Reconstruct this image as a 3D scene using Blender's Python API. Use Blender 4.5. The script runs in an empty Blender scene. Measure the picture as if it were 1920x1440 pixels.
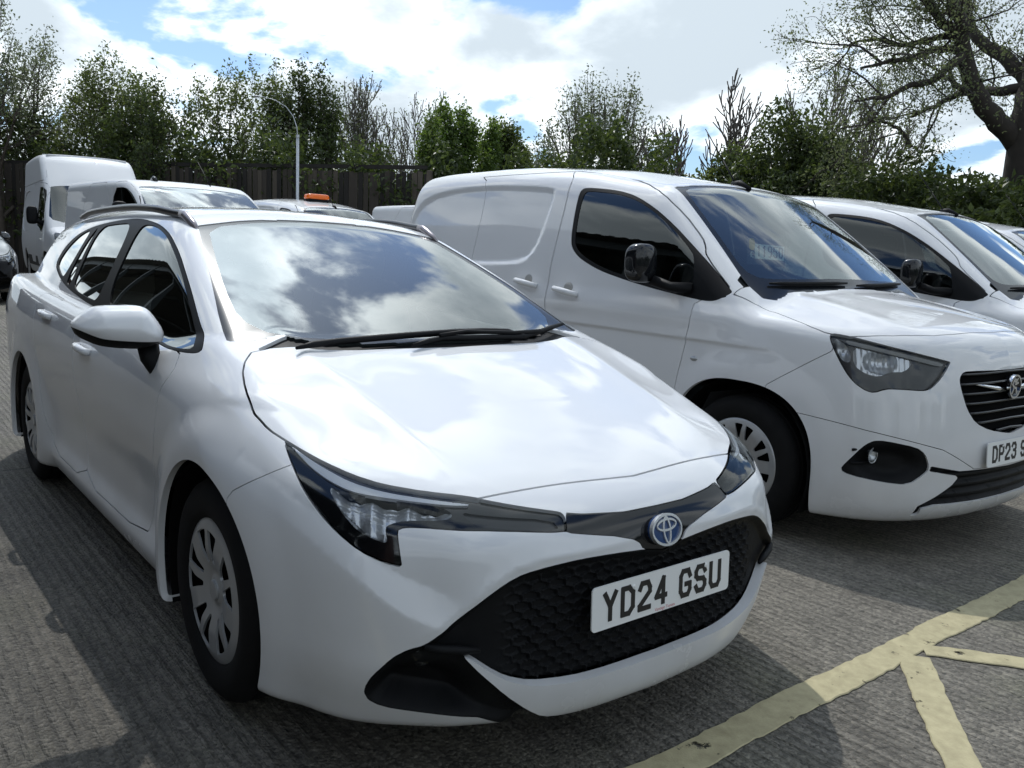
# Yard with a white estate car, small panel vans and back-row vans. All geometry is made here.
import bpy, math, random
import numpy as np
# ---------------------------------------------------------------- camera, sky, sun
scene = bpy.context.scene
PW, PH, PF = 1920, 1440, 1600.84                      # photograph size and focal length in its pixels
CAM_O = np.array([2.283, -1.6346, 1.2835]); CAM_YPR = (2.4671, -.1520, .0416)
def cam_axes():
    ya, pi, ro = CAM_YPR
    f = np.array([math.cos(pi)*math.cos(ya), math.cos(pi)*math.sin(ya), math.sin(pi)])
    r = np.cross(f, [0, 0, 1]); r /= np.linalg.norm(r); u = np.cross(r, f)
    return r*math.cos(ro)+u*math.sin(ro), u*math.cos(ro)-r*math.sin(ro), f
CAM_R, CAM_U, CAM_F = cam_axes()
from mathutils import Matrix, Vector
cd = bpy.data.cameras.new('camera'); cam = bpy.data.objects.new('camera', cd); scene.collection.objects.link(cam)
cd.sensor_width = 36; cd.lens = PF/PW*36; cd.clip_start = .05; cd.clip_end = 3000
mw = Matrix.Identity(4)
for i in range(3): mw[i][0], mw[i][1], mw[i][2], mw[i][3] = CAM_R[i], CAM_U[i], -CAM_F[i], CAM_O[i]
cam.matrix_world = mw; scene.camera = cam
SUN_DIR = Vector((-.70, .27, 1.0)).normalized()         # towards the sun
SUN_EL = math.asin(SUN_DIR.z); SUN_AZ = math.atan2(SUN_DIR.x, SUN_DIR.y)   # clockwise from +Y
SKY_SHIFT, SKY_SCALE, SKY_COVER, SKY_STRENGTH = (8.8, -13.1), 3.0, .335, .10
CLOUD_BASE, CLOUD_SUN, CLOUD_CORE, CLOUD_GREY = 1.16, .25, 4.2, .44
SKY_TINT = (.72, .90, 1.12, 1)
world = bpy.data.worlds.new('World'); scene.world = world; world.use_nodes = True
nt = world.node_tree; nt.nodes.clear()
wo = nt.nodes.new('ShaderNodeOutputWorld'); bg = nt.nodes.new('ShaderNodeBackground'); sky = nt.nodes.new('ShaderNodeTexSky')
sky.sky_type = 'NISHITA'; sky.sun_disc = False; sky.sun_elevation = SUN_EL; sky.sun_rotation = SUN_AZ
sky.air_density = 1.0; sky.dust_density = 1.0; sky.ozone_density = 1.0
nt.links.new(sky.outputs[0], bg.inputs['Color']); nt.links.new(bg.outputs[0], wo.inputs['Surface'])
def make_sky():
    """Nishita sky with a broken layer of cloud, brighter towards the sun"""
    nt = world.node_tree; L = nt.links; N = nt.nodes.new
    def M_(op, a, b=None, c=None, clamp=False):
        n = N('ShaderNodeMath'); n.operation = op; n.use_clamp = clamp
        for i, v in enumerate((a, b, c)):
            if v is None: continue
            if isinstance(v, (int, float)): n.inputs[i].default_value = v
            else: L.new(v, n.inputs[i])
        return n.outputs[0]
    tc = N('ShaderNodeTexCoord'); nv = N('ShaderNodeVectorMath'); nv.operation = 'NORMALIZE'; L.new(tc.outputs['Generated'], nv.inputs[0])
    sp = N('ShaderNodeSeparateXYZ'); L.new(nv.outputs[0], sp.inputs[0])
    zz = M_('MAXIMUM', sp.outputs['Z'], 0.); den = M_('ADD', zz, .36)
    def plane(dx, dy, s):
        cx = N('ShaderNodeCombineXYZ'); L.new(M_('ADD', M_('DIVIDE', sp.outputs['X'], den), dx), cx.inputs[0]); L.new(M_('ADD', M_('DIVIDE', sp.outputs['Y'], den), dy), cx.inputs[1]); cx.inputs[2].default_value = s; return cx.outputs[0]
    def fbm(v, sc, det=9, rough=.52, dist=.25):
        n = N('ShaderNodeTexNoise'); n.inputs['Scale'].default_value = sc; n.inputs['Detail'].default_value = det; n.inputs['Roughness'].default_value = rough; n.inputs['Distortion'].default_value = dist; L.new(v, n.inputs['Vector']); return n.outputs['Fac']
    def rng(v, a, b, c=0., d=1., smooth=True):
        r = N('ShaderNodeMapRange'); r.interpolation_type = 'SMOOTHSTEP' if smooth else 'LINEAR'; r.inputs['From Min'].default_value = a; r.inputs['From Max'].default_value = b; r.inputs['To Min'].default_value = c; r.inputs['To Max'].default_value = d; L.new(v, r.inputs['Value']); return r.outputs[0]
    sx, sy = SKY_SHIFT
    dens = fbm(plane(sx, sy, 3.3), SKY_SCALE); fine = fbm(plane(sx, sy, 7.7), SKY_SCALE*4, 6, .6)
    d = M_('ADD', dens, M_('MULTIPLY', M_('SUBTRACT', fine, .5), .10)); d = M_('SUBTRACT', d, M_('MULTIPLY', zz, .15))
    cover = rng(d, SKY_COVER, SKY_COVER+.085)
    # thick middles turn grey, rims stay white
    sh = fbm(plane(sx-.10, sy+.04, 3.3), SKY_SCALE); thick = rng(M_('ADD', M_('MULTIPLY', sh, .6), M_('MULTIPLY', d, .4)), SKY_COVER+.05, SKY_COVER+.22)
    dot = N('ShaderNodeVectorMath'); dot.operation = 'DOT_PRODUCT'; L.new(nv.outputs[0], dot.inputs[0]); dot.inputs[1].default_value = tuple(SUN_DIR)
    near = rng(dot.outputs['Value'], .05, 1., 0., 1., False); glow = M_('POWER', near, 2.2); core = M_('POWER', rng(dot.outputs['Value'], .84, 1., 0., 1., False), 4.)
    lum = M_('ADD', M_('MULTIPLY', glow, CLOUD_SUN), CLOUD_BASE); lum = M_('ADD', lum, M_('MULTIPLY', core, CLOUD_CORE))
    lum = M_('MULTIPLY', lum, M_('SUBTRACT', 1., M_('MULTIPLY', thick, CLOUD_GREY)))
    cc = N('ShaderNodeMix'); cc.data_type = 'RGBA'; cc.inputs['A'].default_value = (.93, .99, 1.02, 1); cc.inputs['B'].default_value = (.80, .92, 1.02, 1); L.new(thick, cc.inputs['Factor'])
    sc = N('ShaderNodeVectorMath'); sc.operation = 'SCALE'; L.new(cc.outputs['Result'], sc.inputs[0]); L.new(M_('DIVIDE', lum, SKY_STRENGTH), sc.inputs['Scale'])
    skb = N('ShaderNodeMix'); skb.data_type = 'RGBA'; skb.blend_type = 'MULTIPLY'; skb.inputs['Factor'].default_value = 1.; skb.inputs['B'].default_value = SKY_TINT; L.new(sky.outputs[0], skb.inputs['A'])
    mx = N('ShaderNodeMix'); mx.data_type = 'RGBA'; L.new(cover, mx.inputs['Factor']); L.new(skb.outputs['Result'], mx.inputs['A']); L.new(sc.outputs[0], mx.inputs['B'])
    L.new(mx.outputs['Result'], bg.inputs['Color']); bg.inputs['Strength'].default_value = SKY_STRENGTH
make_sky()
sl = bpy.data.lights.new('sun', 'SUN'); sl.energy = 2.0; sl.angle = math.radians(.55); sl.color = (1, .975, .93)
sun = bpy.data.objects.new('sun', sl); scene.collection.objects.link(sun)
sun.rotation_euler = SUN_DIR.to_track_quat('Z', 'Y').to_euler(); sun.location = (-20, 8, 30)
vs = scene.view_settings; vs.view_transform = 'Standard'; vs.look = 'None'; vs.gamma = 1; vs.use_curve_mapping = False; vs.exposure = .29
H_CAR, H_VAN = .0125, .015
# ---------------------------------------------------------------- numeric helpers
def pchip(xs, ys, q):
    xs = np.asarray(xs, float); ys = np.asarray(ys, float)
    h = np.diff(xs); sh = (-1,) + (1,) * (ys.ndim - 1); hh = h.reshape(sh)
    d = np.diff(ys, axis=0) / hh
    m = np.zeros_like(ys)
    a, b = d[:-1], d[1:]; ha, hb = hh[:-1], hh[1:]
    w1 = 2 * hb + ha; w2 = hb + 2 * ha
    ok = a * b > 0
    with np.errstate(all='ignore'):
        mm = (w1 + w2) / (w1 / a + w2 / b)
    m[1:-1] = np.where(ok, mm, 0)
    m[0] = d[0]; m[-1] = d[-1]
    q = np.clip(np.asarray(q, float), xs[0], xs[-1])
    i = np.clip(np.searchsorted(xs, q) - 1, 0, len(xs) - 2)
    t = ((q - xs[i]) / h[i]).reshape(sh); H = h[i].reshape(sh)
    t2, t3 = t * t, t * t * t
    return (2*t3-3*t2+1)*ys[i] + (t3-2*t2+t)*H*m[i] + (-2*t3+3*t2)*ys[i+1] + (t3-t2)*H*m[i+1]

def bw(t):
    return ((1-t)**3/6, (3*t**3-6*t**2+4)/6, (-3*t**3+3*t**2+3*t+1)/6, t**3/6)

class Curve1:
    """smooth 1D table: monotone cubic resampled, then cubic B-spline"""
    def __init__(s, pts, step=.03):
        p = np.array(sorted(pts), float)
        s.x0 = p[0, 0]; n = max(4, int(math.ceil((p[-1, 0]-p[0, 0])/step))+1)
        s.st = (p[-1, 0]-p[0, 0])/(n-1)
        c = pchip(p[:, 0], p[:, 1], s.x0+s.st*np.arange(n))
        s.c = np.concatenate([[2*c[0]-c[1]], c, [2*c[-1]-c[-2]]*1, [3*c[-1]-2*c[-2]]]); s.n = n
    def __call__(s, x):
        u = np.clip((x-s.x0)/s.st, 0, s.n-1.000001)
        i = u.astype(int); w = bw(u-i)
        return w[0]*s.c[i]+w[1]*s.c[i+1]+w[2]*s.c[i+2]+w[3]*s.c[i+3]

class Table2:
    """smooth 2D table over (u,v)"""
    def __init__(s, us, vs, T, step=(.06, .03)):
        us = np.array(us, float); vs = np.array(vs, float); T = np.array(T, float)
        o = np.argsort(us); us = us[o]; T = T[o]
        o = np.argsort(vs); vs = vs[o]; T = T[:, o]
        s.u0, s.v0 = us[0], vs[0]
        s.nu = max(4, int(math.ceil((us[-1]-us[0])/step[0]))+1); s.nv = max(4, int(math.ceil((vs[-1]-vs[0])/step[1]))+1)
        s.su = (us[-1]-us[0])/(s.nu-1); s.sv = (vs[-1]-vs[0])/(s.nv-1)
        A = pchip(us, T, s.u0+s.su*np.arange(s.nu))
        A = pchip(vs, A.T, s.v0+s.sv*np.arange(s.nv)).T
        A = np.concatenate([2*A[:1]-A[1:2], A, 2*A[-1:]-A[-2:-1], 3*A[-1:]-2*A[-2:-1]])
        A = np.concatenate([2*A[:, :1]-A[:, 1:2], A, 2*A[:, -1:]-A[:, -2:-1], 3*A[:, -1:]-2*A[:, -2:-1]], 1)
        s.c = A
    def __call__(s, u, v):
        a = np.clip((u-s.u0)/s.su, 0, s.nu-1.000001); b = np.clip((v-s.v0)/s.sv, 0, s.nv-1.000001)
        i = a.astype(int); j = b.astype(int); wa = bw(a-i); wb = bw(b-j)
        r = 0
        for p in range(4):
            q = 0
            for k in range(4): q = q+wb[k]*s.c[i+p, j+k]
            r = r+wa[p]*q
        return r

def smax(a, b, k):
    h = np.maximum(k-np.abs(a-b), 0)/k
    return np.maximum(a, b)+h*h*k*.25
def smin(a, b, k): return -smax(-a, -b, k)
def sstep(a, b, x):
    t = np.clip((x-a)/(b-a), 0, 1); return t*t*(3-2*t)

class M:
    """triangle soup with shared verts and normals"""
    def __init__(s, V, N, T): s.V, s.N, s.T = V, N, T
    def compact(s):
        u, inv = np.unique(s.T, return_inverse=True)
        return M(s.V[u], s.N[u], inv.reshape(-1, 3))

def grad(F, P, e=.004):
    g = np.empty_like(P)
    for k in range(3):
        d = np.zeros(3); d[k] = e
        g[:, k] = (F(P+d)-F(P-d))/(2*e)
    return g

def surface(F, lo, hi, h):
    """naive surface nets on the implicit F, evaluated only near the surface, then Newton-snapped"""
    lo = np.array(lo, float); B = 4
    nb = np.ceil((np.array(hi)-lo)/(h*B)).astype(int); n = nb*B+1
    ax = [lo[k]+h*B*(np.arange(nb[k])+.5) for k in range(3)]
    G = np.stack(np.meshgrid(*ax, indexing='ij'), -1).reshape(-1, 3)
    c = F(G).reshape(nb)
    D = np.repeat(np.repeat(np.repeat(c, B, 0), B, 1), B, 2)
    D = np.pad(D, ((0, 1),)*3, mode='edge').astype(np.float32)
    near = np.argwhere(np.abs(c) < h*B*2.2)
    off = np.stack(np.meshgrid(*[np.arange(B+1)]*3, indexing='ij'), -1).reshape(-1, 3)
    idx = (near[:, None]*B+off[None]).reshape(-1, 3)
    flat = np.unique(np.ravel_multi_index(idx.T, n))
    idx = np.stack(np.unravel_index(flat, n), -1)
    vals = np.empty(len(flat), np.float32)
    for a in range(0, len(flat), 400000): vals[a:a+400000] = F(lo+h*idx[a:a+400000])
    D.ravel()[flat] = vals
    S = D < 0
    cell = np.zeros(n-1, np.int8)
    for o in off.reshape(-1, 3)[np.all(off.reshape(-1, 3) < 2, 1)]:
        cell += S[o[0]:n[0]-1+o[0], o[1]:n[1]-1+o[1], o[2]:n[2]-1+o[2]]
    act = np.argwhere((cell > 0) & (cell < 8))
    vid = -np.ones(n-1, np.int64); vid[tuple(act.T)] = np.arange(len(act))
    acc = np.zeros((len(act), 3)); cnt = np.zeros(len(act))
    cor = [np.array(c) for c in ((0,0,0),(1,0,0),(0,1,0),(1,1,0),(0,0,1),(1,0,1),(0,1,1),(1,1,1))]
    for a, b in ((0,1),(2,3),(4,5),(6,7),(0,2),(1,3),(4,6),(5,7),(0,4),(1,5),(2,6),(3,7)):
        da = D[tuple((act+cor[a]).T)]; db = D[tuple((act+cor[b]).T)]
        m = (da < 0) != (db < 0)
        t = np.where(m, da/np.where(m, da-db, 1), 0)
        acc += np.where(m[:, None], cor[a]+(cor[b]-cor[a])*t[:, None], 0); cnt += m
    V = lo+h*(act+acc/cnt[:, None])
    quads = []
    for k in range(3):
        sl0 = [slice(None)]*3; sl1 = [slice(None)]*3
        sl0[k] = slice(0, n[k]-1); sl1[k] = slice(1, n[k])
        ch = np.argwhere(S[tuple(sl0)] != S[tuple(sl1)])
        i, j = (k+1) % 3, (k+2) % 3
        ch = ch[(ch[:, i] > 0) & (ch[:, j] > 0) & (ch[:, i] < n[i]-1) & (ch[:, j] < n[j]-1)]
        ei = np.zeros(3, int); ei[i] = 1; ej = np.zeros(3, int); ej[j] = 1
        q = np.stack([vid[tuple((ch-ei-ej).T)], vid[tuple((ch-ej).T)], vid[tuple(ch.T)], vid[tuple((ch-ei).T)]], -1)
        fl = ~S[tuple(ch.T)]
        q[fl] = q[fl][:, ::-1]
        quads.append(q)
    q = np.concatenate(quads); q = q[np.all(q >= 0, 1)]
    V0 = V.copy()
    for it in range(4):
        f = F(V); g = grad(F, V); g2 = np.maximum((g*g).sum(1), .05)
        st = -(f/g2)[:, None]*g
        L = np.linalg.norm(st, axis=1); st *= np.minimum(1, .6*h/np.maximum(L, 1e-9))[:, None]
        V = V+st
    d = V-V0; L = np.linalg.norm(d, axis=1); V = V0+d*np.minimum(1, 1.2*h/np.maximum(L, 1e-9))[:, None]
    g = grad(F, V, .006); N = g/np.maximum(np.linalg.norm(g, axis=1), 1e-9)[:, None]
    d1 = np.linalg.norm(V[q[:, 0]]-V[q[:, 2]], axis=1); d2 = np.linalg.norm(V[q[:, 1]]-V[q[:, 3]], axis=1)
    s = (d1 <= d2)[:, None]
    T = np.concatenate([np.where(s, q[:, [0, 1, 2]], q[:, [0, 1, 3]]), np.where(s, q[:, [0, 2, 3]], q[:, [1, 2, 3]])])
    return M(V, N, T)

def split(m, val):
    """cut the triangles along val = 0; returns (val<0 part, val>0 part)"""
    V, N, T = m.V, m.N, m.T
    val = np.where(np.abs(val) < 1e-5, 1e-5, val)
    s = val[T] < 0; k = s.sum(1)
    Tin, Tout = [T[k == 3]], [T[k == 0]]
    nv = len(V); newV, newN = [V], [N]
    mix = T[(k == 1) | (k == 2)]; sm = s[(k == 1) | (k == 2)]; km = k[(k == 1) | (k == 2)]
    if len(mix):
        lone = np.where((km == 1)[:, None], sm, ~sm); i0 = lone.argmax(1); r = np.arange(len(mix))
        a, b, c = mix[r, i0], mix[r, (i0+1) % 3], mix[r, (i0+2) % 3]
        e = np.concatenate([np.stack([a, b], 1), np.stack([a, c], 1)]); es = np.sort(e, 1)
        u, inv = np.unique(es, axis=0, return_inverse=True); inv = inv.ravel()
        t = val[u[:, 0]]/(val[u[:, 0]]-val[u[:, 1]])
        newV.append(V[u[:, 0]]+(V[u[:, 1]]-V[u[:, 0]])*t[:, None])
        nn = N[u[:, 0]]+(N[u[:, 1]]-N[u[:, 0]])*t[:, None]
        newN.append(nn/np.maximum(np.linalg.norm(nn, axis=1), 1e-9)[:, None])
        ab, ac = nv+inv[:len(mix)], nv+inv[len(mix):]
        t1 = np.stack([a, ab, ac], 1); t2 = np.concatenate([np.stack([ab, b, c], 1), np.stack([ab, c, ac], 1)])
        one = km == 1; one2 = np.concatenate([one, one])
        Tin += [t1[one], t2[~one2]]; Tout += [t1[~one], t2[one2]]
    V = np.concatenate(newV); N = np.concatenate(newN)
    return M(V, N, np.concatenate(Tin)).compact(), M(V, N, np.concatenate(Tout)).compact()

def subdiv(m, times=1):
    """midpoint subdivision of a shell"""
    for _ in range(times):
        T = m.T; e = np.concatenate([T[:, [0, 1]], T[:, [1, 2]], T[:, [2, 0]]]); u, inv = np.unique(np.sort(e, 1), axis=0, return_inverse=True); inv = inv.ravel()
        n = len(m.V); k = len(T); a, b, d = n+inv[:k], n+inv[k:2*k], n+inv[2*k:]
        N = m.N[u[:, 0]]+m.N[u[:, 1]]; N /= np.maximum(np.linalg.norm(N, axis=1), 1e-9)[:, None]
        m = M(np.concatenate([m.V, (m.V[u[:, 0]]+m.V[u[:, 1]])/2]), np.concatenate([m.N, N]), np.concatenate([np.stack([T[:, 0], a, d], 1), np.stack([a, T[:, 1], b], 1), np.stack([d, b, T[:, 2]], 1), np.stack([a, b, d], 1)]))
    return m

def join(*ms):
    V = []; N = []; T = []; o = 0
    for m in ms:
        V.append(m.V); N.append(m.N); T.append(m.T+o); o += len(m.V)
    return M(np.concatenate(V), np.concatenate(N), np.concatenate(T))

def sub(m, fmask): return M(m.V, m.N, m.T[fmask]).compact()

def smooth_poly(pts, it=2, closed=True, sharp=()):
    """Chaikin corner cutting; indices in sharp keep their corner"""
    P = [np.array(p, float) for p in pts]; F = [i in sharp for i in range(len(P))]
    for _ in range(it):
        Q = []; G = []; n = len(P)
        for i in range(n):
            if not closed and i in (0, n-1): Q.append(P[i]); G.append(True); continue
            if F[i]: Q.append(P[i]); G.append(True); continue
            a, c = P[(i-1) % n], P[(i+1) % n]
            Q.append(P[i]*.78+a*.22); G.append(False); Q.append(P[i]*.78+c*.22); G.append(False)
        P, F = Q, G
    return np.array(P)

def poly_sdf(Q, poly, far=.12):
    """signed distance (negative inside) of 2D points to a closed polygon, exact only nearer than far"""
    lo = poly.min(0)-far; hi = poly.max(0)+far
    out = np.full(len(Q), far); k = np.all((Q > lo) & (Q < hi), 1); q = Q[k]
    if not len(q): return out
    d2 = np.full(len(q), 1e9); ins = np.zeros(len(q), bool)
    for a, b in zip(poly, np.roll(poly, -1, 0)):
        ba = b-a; pa = q-a
        t = np.clip((pa@ba)/max(ba@ba, 1e-12), 0, 1)
        d2 = np.minimum(d2, ((pa-t[:, None]*ba)**2).sum(1))
        c = (a[1] > q[:, 1]) != (b[1] > q[:, 1])
        xi = a[0]+(q[:, 1]-a[1])*(b[0]-a[0])/(b[1]-a[1] if b[1] != a[1] else 1e-12)
        ins ^= c & (q[:, 0] < xi)
    out[k] = np.where(ins, -1, 1)*np.sqrt(d2)
    return out

def trace(F, o, d, t0=.3, t1=40.):
    """ray-march the implicit (rays o + t d); returns hit points"""
    o = np.atleast_2d(o); d = np.atleast_2d(d); t = np.full(len(d), t0)
    for _ in range(220):
        f = F(o+d*t[:, None]); t = np.minimum(t+np.clip(f*.6, -.2, .25), t1)
    return o+d*t[:, None]
# ---------------------------------------------------------------- materials
MATS = {}
def nodes_of(name):
    m = bpy.data.materials.new(name); m.use_nodes = True
    MATS[name] = m
    return m, m.node_tree, m.node_tree.nodes['Principled BSDF']
def setin(b, **k):
    al = dict(color='Base Color', rough='Roughness', metal='Metallic', coat='Coat Weight', coatr='Coat Roughness', spec='Specular IOR Level', trans='Transmission Weight', ior='IOR', emit='Emission Color', es='Emission Strength', alpha='Alpha', sheen='Sheen Weight', sss='Subsurface Weight')
    for a, v in k.items():
        if isinstance(v, tuple) and len(v) == 3: v = v+(1,)
        b.inputs[al[a]].default_value = v
def simple(name, color, rough=.5, var=0., scale=8., bump=0., bscale=300., **k):
    m, t, b = nodes_of(name); setin(b, color=color, rough=rough, **k)
    tc = t.nodes.new('ShaderNodeTexCoord')
    if var:
        n = t.nodes.new('ShaderNodeTexNoise'); n.inputs['Scale'].default_value = scale; n.inputs['Detail'].default_value = 6
        mx = t.nodes.new('ShaderNodeMix'); mx.data_type = 'RGBA'
        mx.inputs['A'].default_value = tuple(c*(1-var) for c in color)+(1,); mx.inputs['B'].default_value = tuple(min(1, c*(1+var)) for c in color)+(1,)
        t.links.new(tc.outputs['Object'], n.inputs['Vector']); t.links.new(n.outputs['Fac'], mx.inputs['Factor']); t.links.new(mx.outputs['Result'], b.inputs['Base Color'])
    if bump:
        n2 = t.nodes.new('ShaderNodeTexNoise'); n2.inputs['Scale'].default_value = bscale; n2.inputs['Detail'].default_value = 3
        bp = t.nodes.new('ShaderNodeBump'); bp.inputs['Strength'].default_value = bump; bp.inputs['Distance'].default_value = .002
        t.links.new(tc.outputs['Object'], n2.inputs['Vector']); t.links.new(n2.outputs['Fac'], bp.inputs['Height']); t.links.new(bp.outputs['Normal'], b.inputs['Normal'])
    return m
def paint(name, color, dirt=.5):
    """car paint: pigment under clear coat, road dust towards the sills, faint water marks in the gloss"""
    m, t, b = nodes_of(name); setin(b, color=color, rough=.6, coat=1., coatr=.02, spec=.15)
    L = t.links; N = t.nodes.new
    tc = N('ShaderNodeTexCoord'); sx = N('ShaderNodeSeparateXYZ'); L.new(tc.outputs['Object'], sx.inputs[0])
    n = N('ShaderNodeTexNoise'); n.inputs['Scale'].default_value = 5; n.inputs['Detail'].default_value = 8; L.new(tc.outputs['Object'], n.inputs['Vector'])
    mr = N('ShaderNodeMapRange'); mr.inputs['From Min'].default_value = .75; mr.inputs['From Max'].default_value = .15; L.new(sx.outputs['Z'], mr.inputs['Value'])
    mu = N('ShaderNodeMath'); mu.operation = 'MULTIPLY'; L.new(mr.outputs[0], mu.inputs[0]); L.new(n.outputs['Fac'], mu.inputs[1])
    m2 = N('ShaderNodeMath'); m2.operation = 'MULTIPLY'; m2.inputs[1].default_value = dirt; L.new(mu.outputs[0], m2.inputs[0])
    mx = N('ShaderNodeMix'); mx.data_type = 'RGBA'; mx.inputs['A'].default_value = color+(1,); mx.inputs['B'].default_value = (.30, .27, .23, 1)
    L.new(m2.outputs[0], mx.inputs['Factor']); L.new(mx.outputs['Result'], b.inputs['Base Color'])
    n3 = N('ShaderNodeTexNoise'); n3.inputs['Scale'].default_value = 14; n3.inputs['Detail'].default_value = 5; L.new(tc.outputs['Object'], n3.inputs['Vector'])
    r3 = N('ShaderNodeMapRange'); r3.inputs['From Min'].default_value = .45; r3.inputs['From Max'].default_value = .75; r3.inputs['To Min'].default_value = .004; r3.inputs['To Max'].default_value = .022
    L.new(n3.outputs['Fac'], r3.inputs['Value']); ad = N('ShaderNodeMath'); L.new(r3.outputs[0], ad.inputs[0]); L.new(m2.outputs[0], ad.inputs[1]); L.new(ad.outputs[0], b.inputs['Coat Roughness'])
    return m
def dull(name, color):
    m = paint(name, color, .5); b = m.node_tree.nodes['Principled BSDF']; b.inputs['Coat Weight'].default_value = .35; return m
def glass(name, tint, ior=1.5, gain=1.):
    """thin pane: clear tinted transmission plus mirror reflection by Fresnel"""
    m = bpy.data.materials.new(name); m.use_nodes = True; t = m.node_tree; t.nodes.clear(); MATS[name] = m
    o = t.nodes.new('ShaderNodeOutputMaterial'); mix = t.nodes.new('ShaderNodeMixShader'); tr = t.nodes.new('ShaderNodeBsdfTransparent'); gl = t.nodes.new('ShaderNodeBsdfGlossy'); fr = t.nodes.new('ShaderNodeFresnel')
    tr.inputs[0].default_value = tint+(1,); gl.inputs['Roughness'].default_value = .0; gl.inputs['Color'].default_value = (.95, .98, .97, 1); fr.inputs['IOR'].default_value = ior
    mu = t.nodes.new('ShaderNodeMath'); mu.operation = 'MULTIPLY'; mu.inputs[1].default_value = gain; mu.use_clamp = True
    t.links.new(fr.outputs[0], mu.inputs[0]); t.links.new(mu.outputs[0], mix.inputs[0]); t.links.new(tr.outputs[0], mix.inputs[1]); t.links.new(gl.outputs[0], mix.inputs[2]); t.links.new(mix.outputs[0], o.inputs[0])
    return m
paint('white_paint', (.71, .725, .745)); dull('back_van_paint', (.70, .715, .73)); paint('van_paint', (.70, .71, .725), .6)
simple('black_paint', (.012, .012, .014), .2, coat=1., coatr=.03)
simple('black_plastic', (.0055, .006, .007), .55, var=.25, scale=30, bump=.25, bscale=900, spec=.16)
simple('gloss_black', (.008, .009, .011), .10, var=.1)
simple('trim_black', (.008, .0085, .009), .45, var=.1, spec=.08)
simple('frit_black', (.008, .009, .011), .16, var=.05, spec=.4)
simple('rubber', (.007, .007, .0075), .8, var=.35, scale=25, bump=.3, bscale=200, spec=.2)
simple('liner', (.004, .004, .004), .95, var=.2, spec=.1)
simple('silver_plastic', (.40, .41, .42), .32, var=.10, scale=20, metal=.5)
simple('emblem_silver', (.62, .64, .66), .22, var=.05, metal=.6)
simple('lamp_silver', (.88, .89, .90), .28, var=.03, metal=.15)
simple('lamp_bowl', (.66, .68, .70), .25, var=.08, metal=.5)
simple('chrome', (.80, .82, .84), .08, var=.03, metal=1.)
simple('satin_rail', (.33, .30, .31), .28, var=.06, metal=.6)
simple('rail_black', (.02, .02, .022), .30, var=.1, coat=.3)
simple('dash', (.018, .019, .021), .7, var=.2, scale=40, bump=.4, bscale=500)
simple('seat_cloth', (.03, .031, .034), .95, var=.3, scale=60)
simple('trim_grey', (.30, .30, .29), .8, var=.1)
simple('bulkhead', (.07, .072, .075), .7, var=.1)
simple('reflector', (.75, .77, .8), .12, var=.04, metal=1.)
simple('lamp_dark', (.03, .031, .034), .25, var=.2)
simple('plate_white', (.80, .81, .80), .35, var=.02)
simple('plate_black', (.012, .012, .013), .4, var=.1)
simple('plate_red', (.55, .10, .12), .4, var=.1)
simple('emblem_blue', (.015, .05, .16), .12, var=.1, coat=1.)
simple('emblem_red', (.35, .03, .03), .2, var=.1, coat=1.)
simple('amber', (.85, .16, .01), .22, var=.08, coat=.6)
simple('red_lamp', (.35, .01, .01), .15, var=.05, coat=.8)
simple('sticker_yellow', (.75, .45, .04), .5, var=.05)
simple('galvanised', (.52, .55, .58), .42, var=.15, scale=30, metal=.4)
glass('windscreen_glass', (.58, .70, .66), 1.52, 1.9)
glass('side_glass', (.22, .25, .24), 1.5, 1.7)
glass('privacy_glass', (.10, .11, .11), 1.5, 1.8)
glass('dark_glass', (.05, .055, .06), 1.4, .6)
glass('lamp_lens', (.95, .96, .97), 1.34)

# ---------------------------------------------------------------- object helpers
COL = scene.collection
def props(o, label=None, cat=None, group=None, kind=None):
    if label: o['label'] = label
    if cat: o['category'] = cat
    if group: o['group'] = group
    if kind: o['kind'] = kind
    return o
def empty(name, loc=(0, 0, 0), rz=0., label=None, cat=None, group=None):
    o = bpy.data.objects.new(name, None); COL.objects.link(o); o.location = loc; o.rotation_euler = (0, 0, rz); o.empty_display_size = .2
    return props(o, label, cat, group)
def mesh_obj(name, V, Fc, mat, parent=None, N=None, smooth=True, kind=None):
    me = bpy.data.meshes.new(name)
    V = np.asarray(V, np.float32)
    if isinstance(Fc, np.ndarray):
        n, k = Fc.shape
        me.vertices.add(len(V)); me.vertices.foreach_set('co', V.ravel())
        me.loops.add(n*k); me.loops.foreach_set('vertex_index', Fc.astype(np.int32).ravel())
        me.polygons.add(n); me.polygons.foreach_set('loop_start', (np.arange(n)*k).astype(np.int32)); me.polygons.foreach_set('loop_total', np.full(n, k, np.int32))
        me.update(calc_edges=True)
    else:
        me.from_pydata(V.tolist(), [], [list(f) for f in Fc]); me.update()
    me.validate()
    me.polygons.foreach_set('use_smooth', np.full(len(me.polygons), bool(smooth)))
    if N is not None and len(N) == len(me.vertices): me.normals_split_custom_set_from_vertices(np.asarray(N, float).tolist())
    me.materials.append(MATS[mat] if isinstance(mat, str) else mat)
    o = bpy.data.objects.new(name, me); COL.objects.link(o)
    if parent: o.parent = parent
    if kind: o['kind'] = kind
    return o
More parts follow.
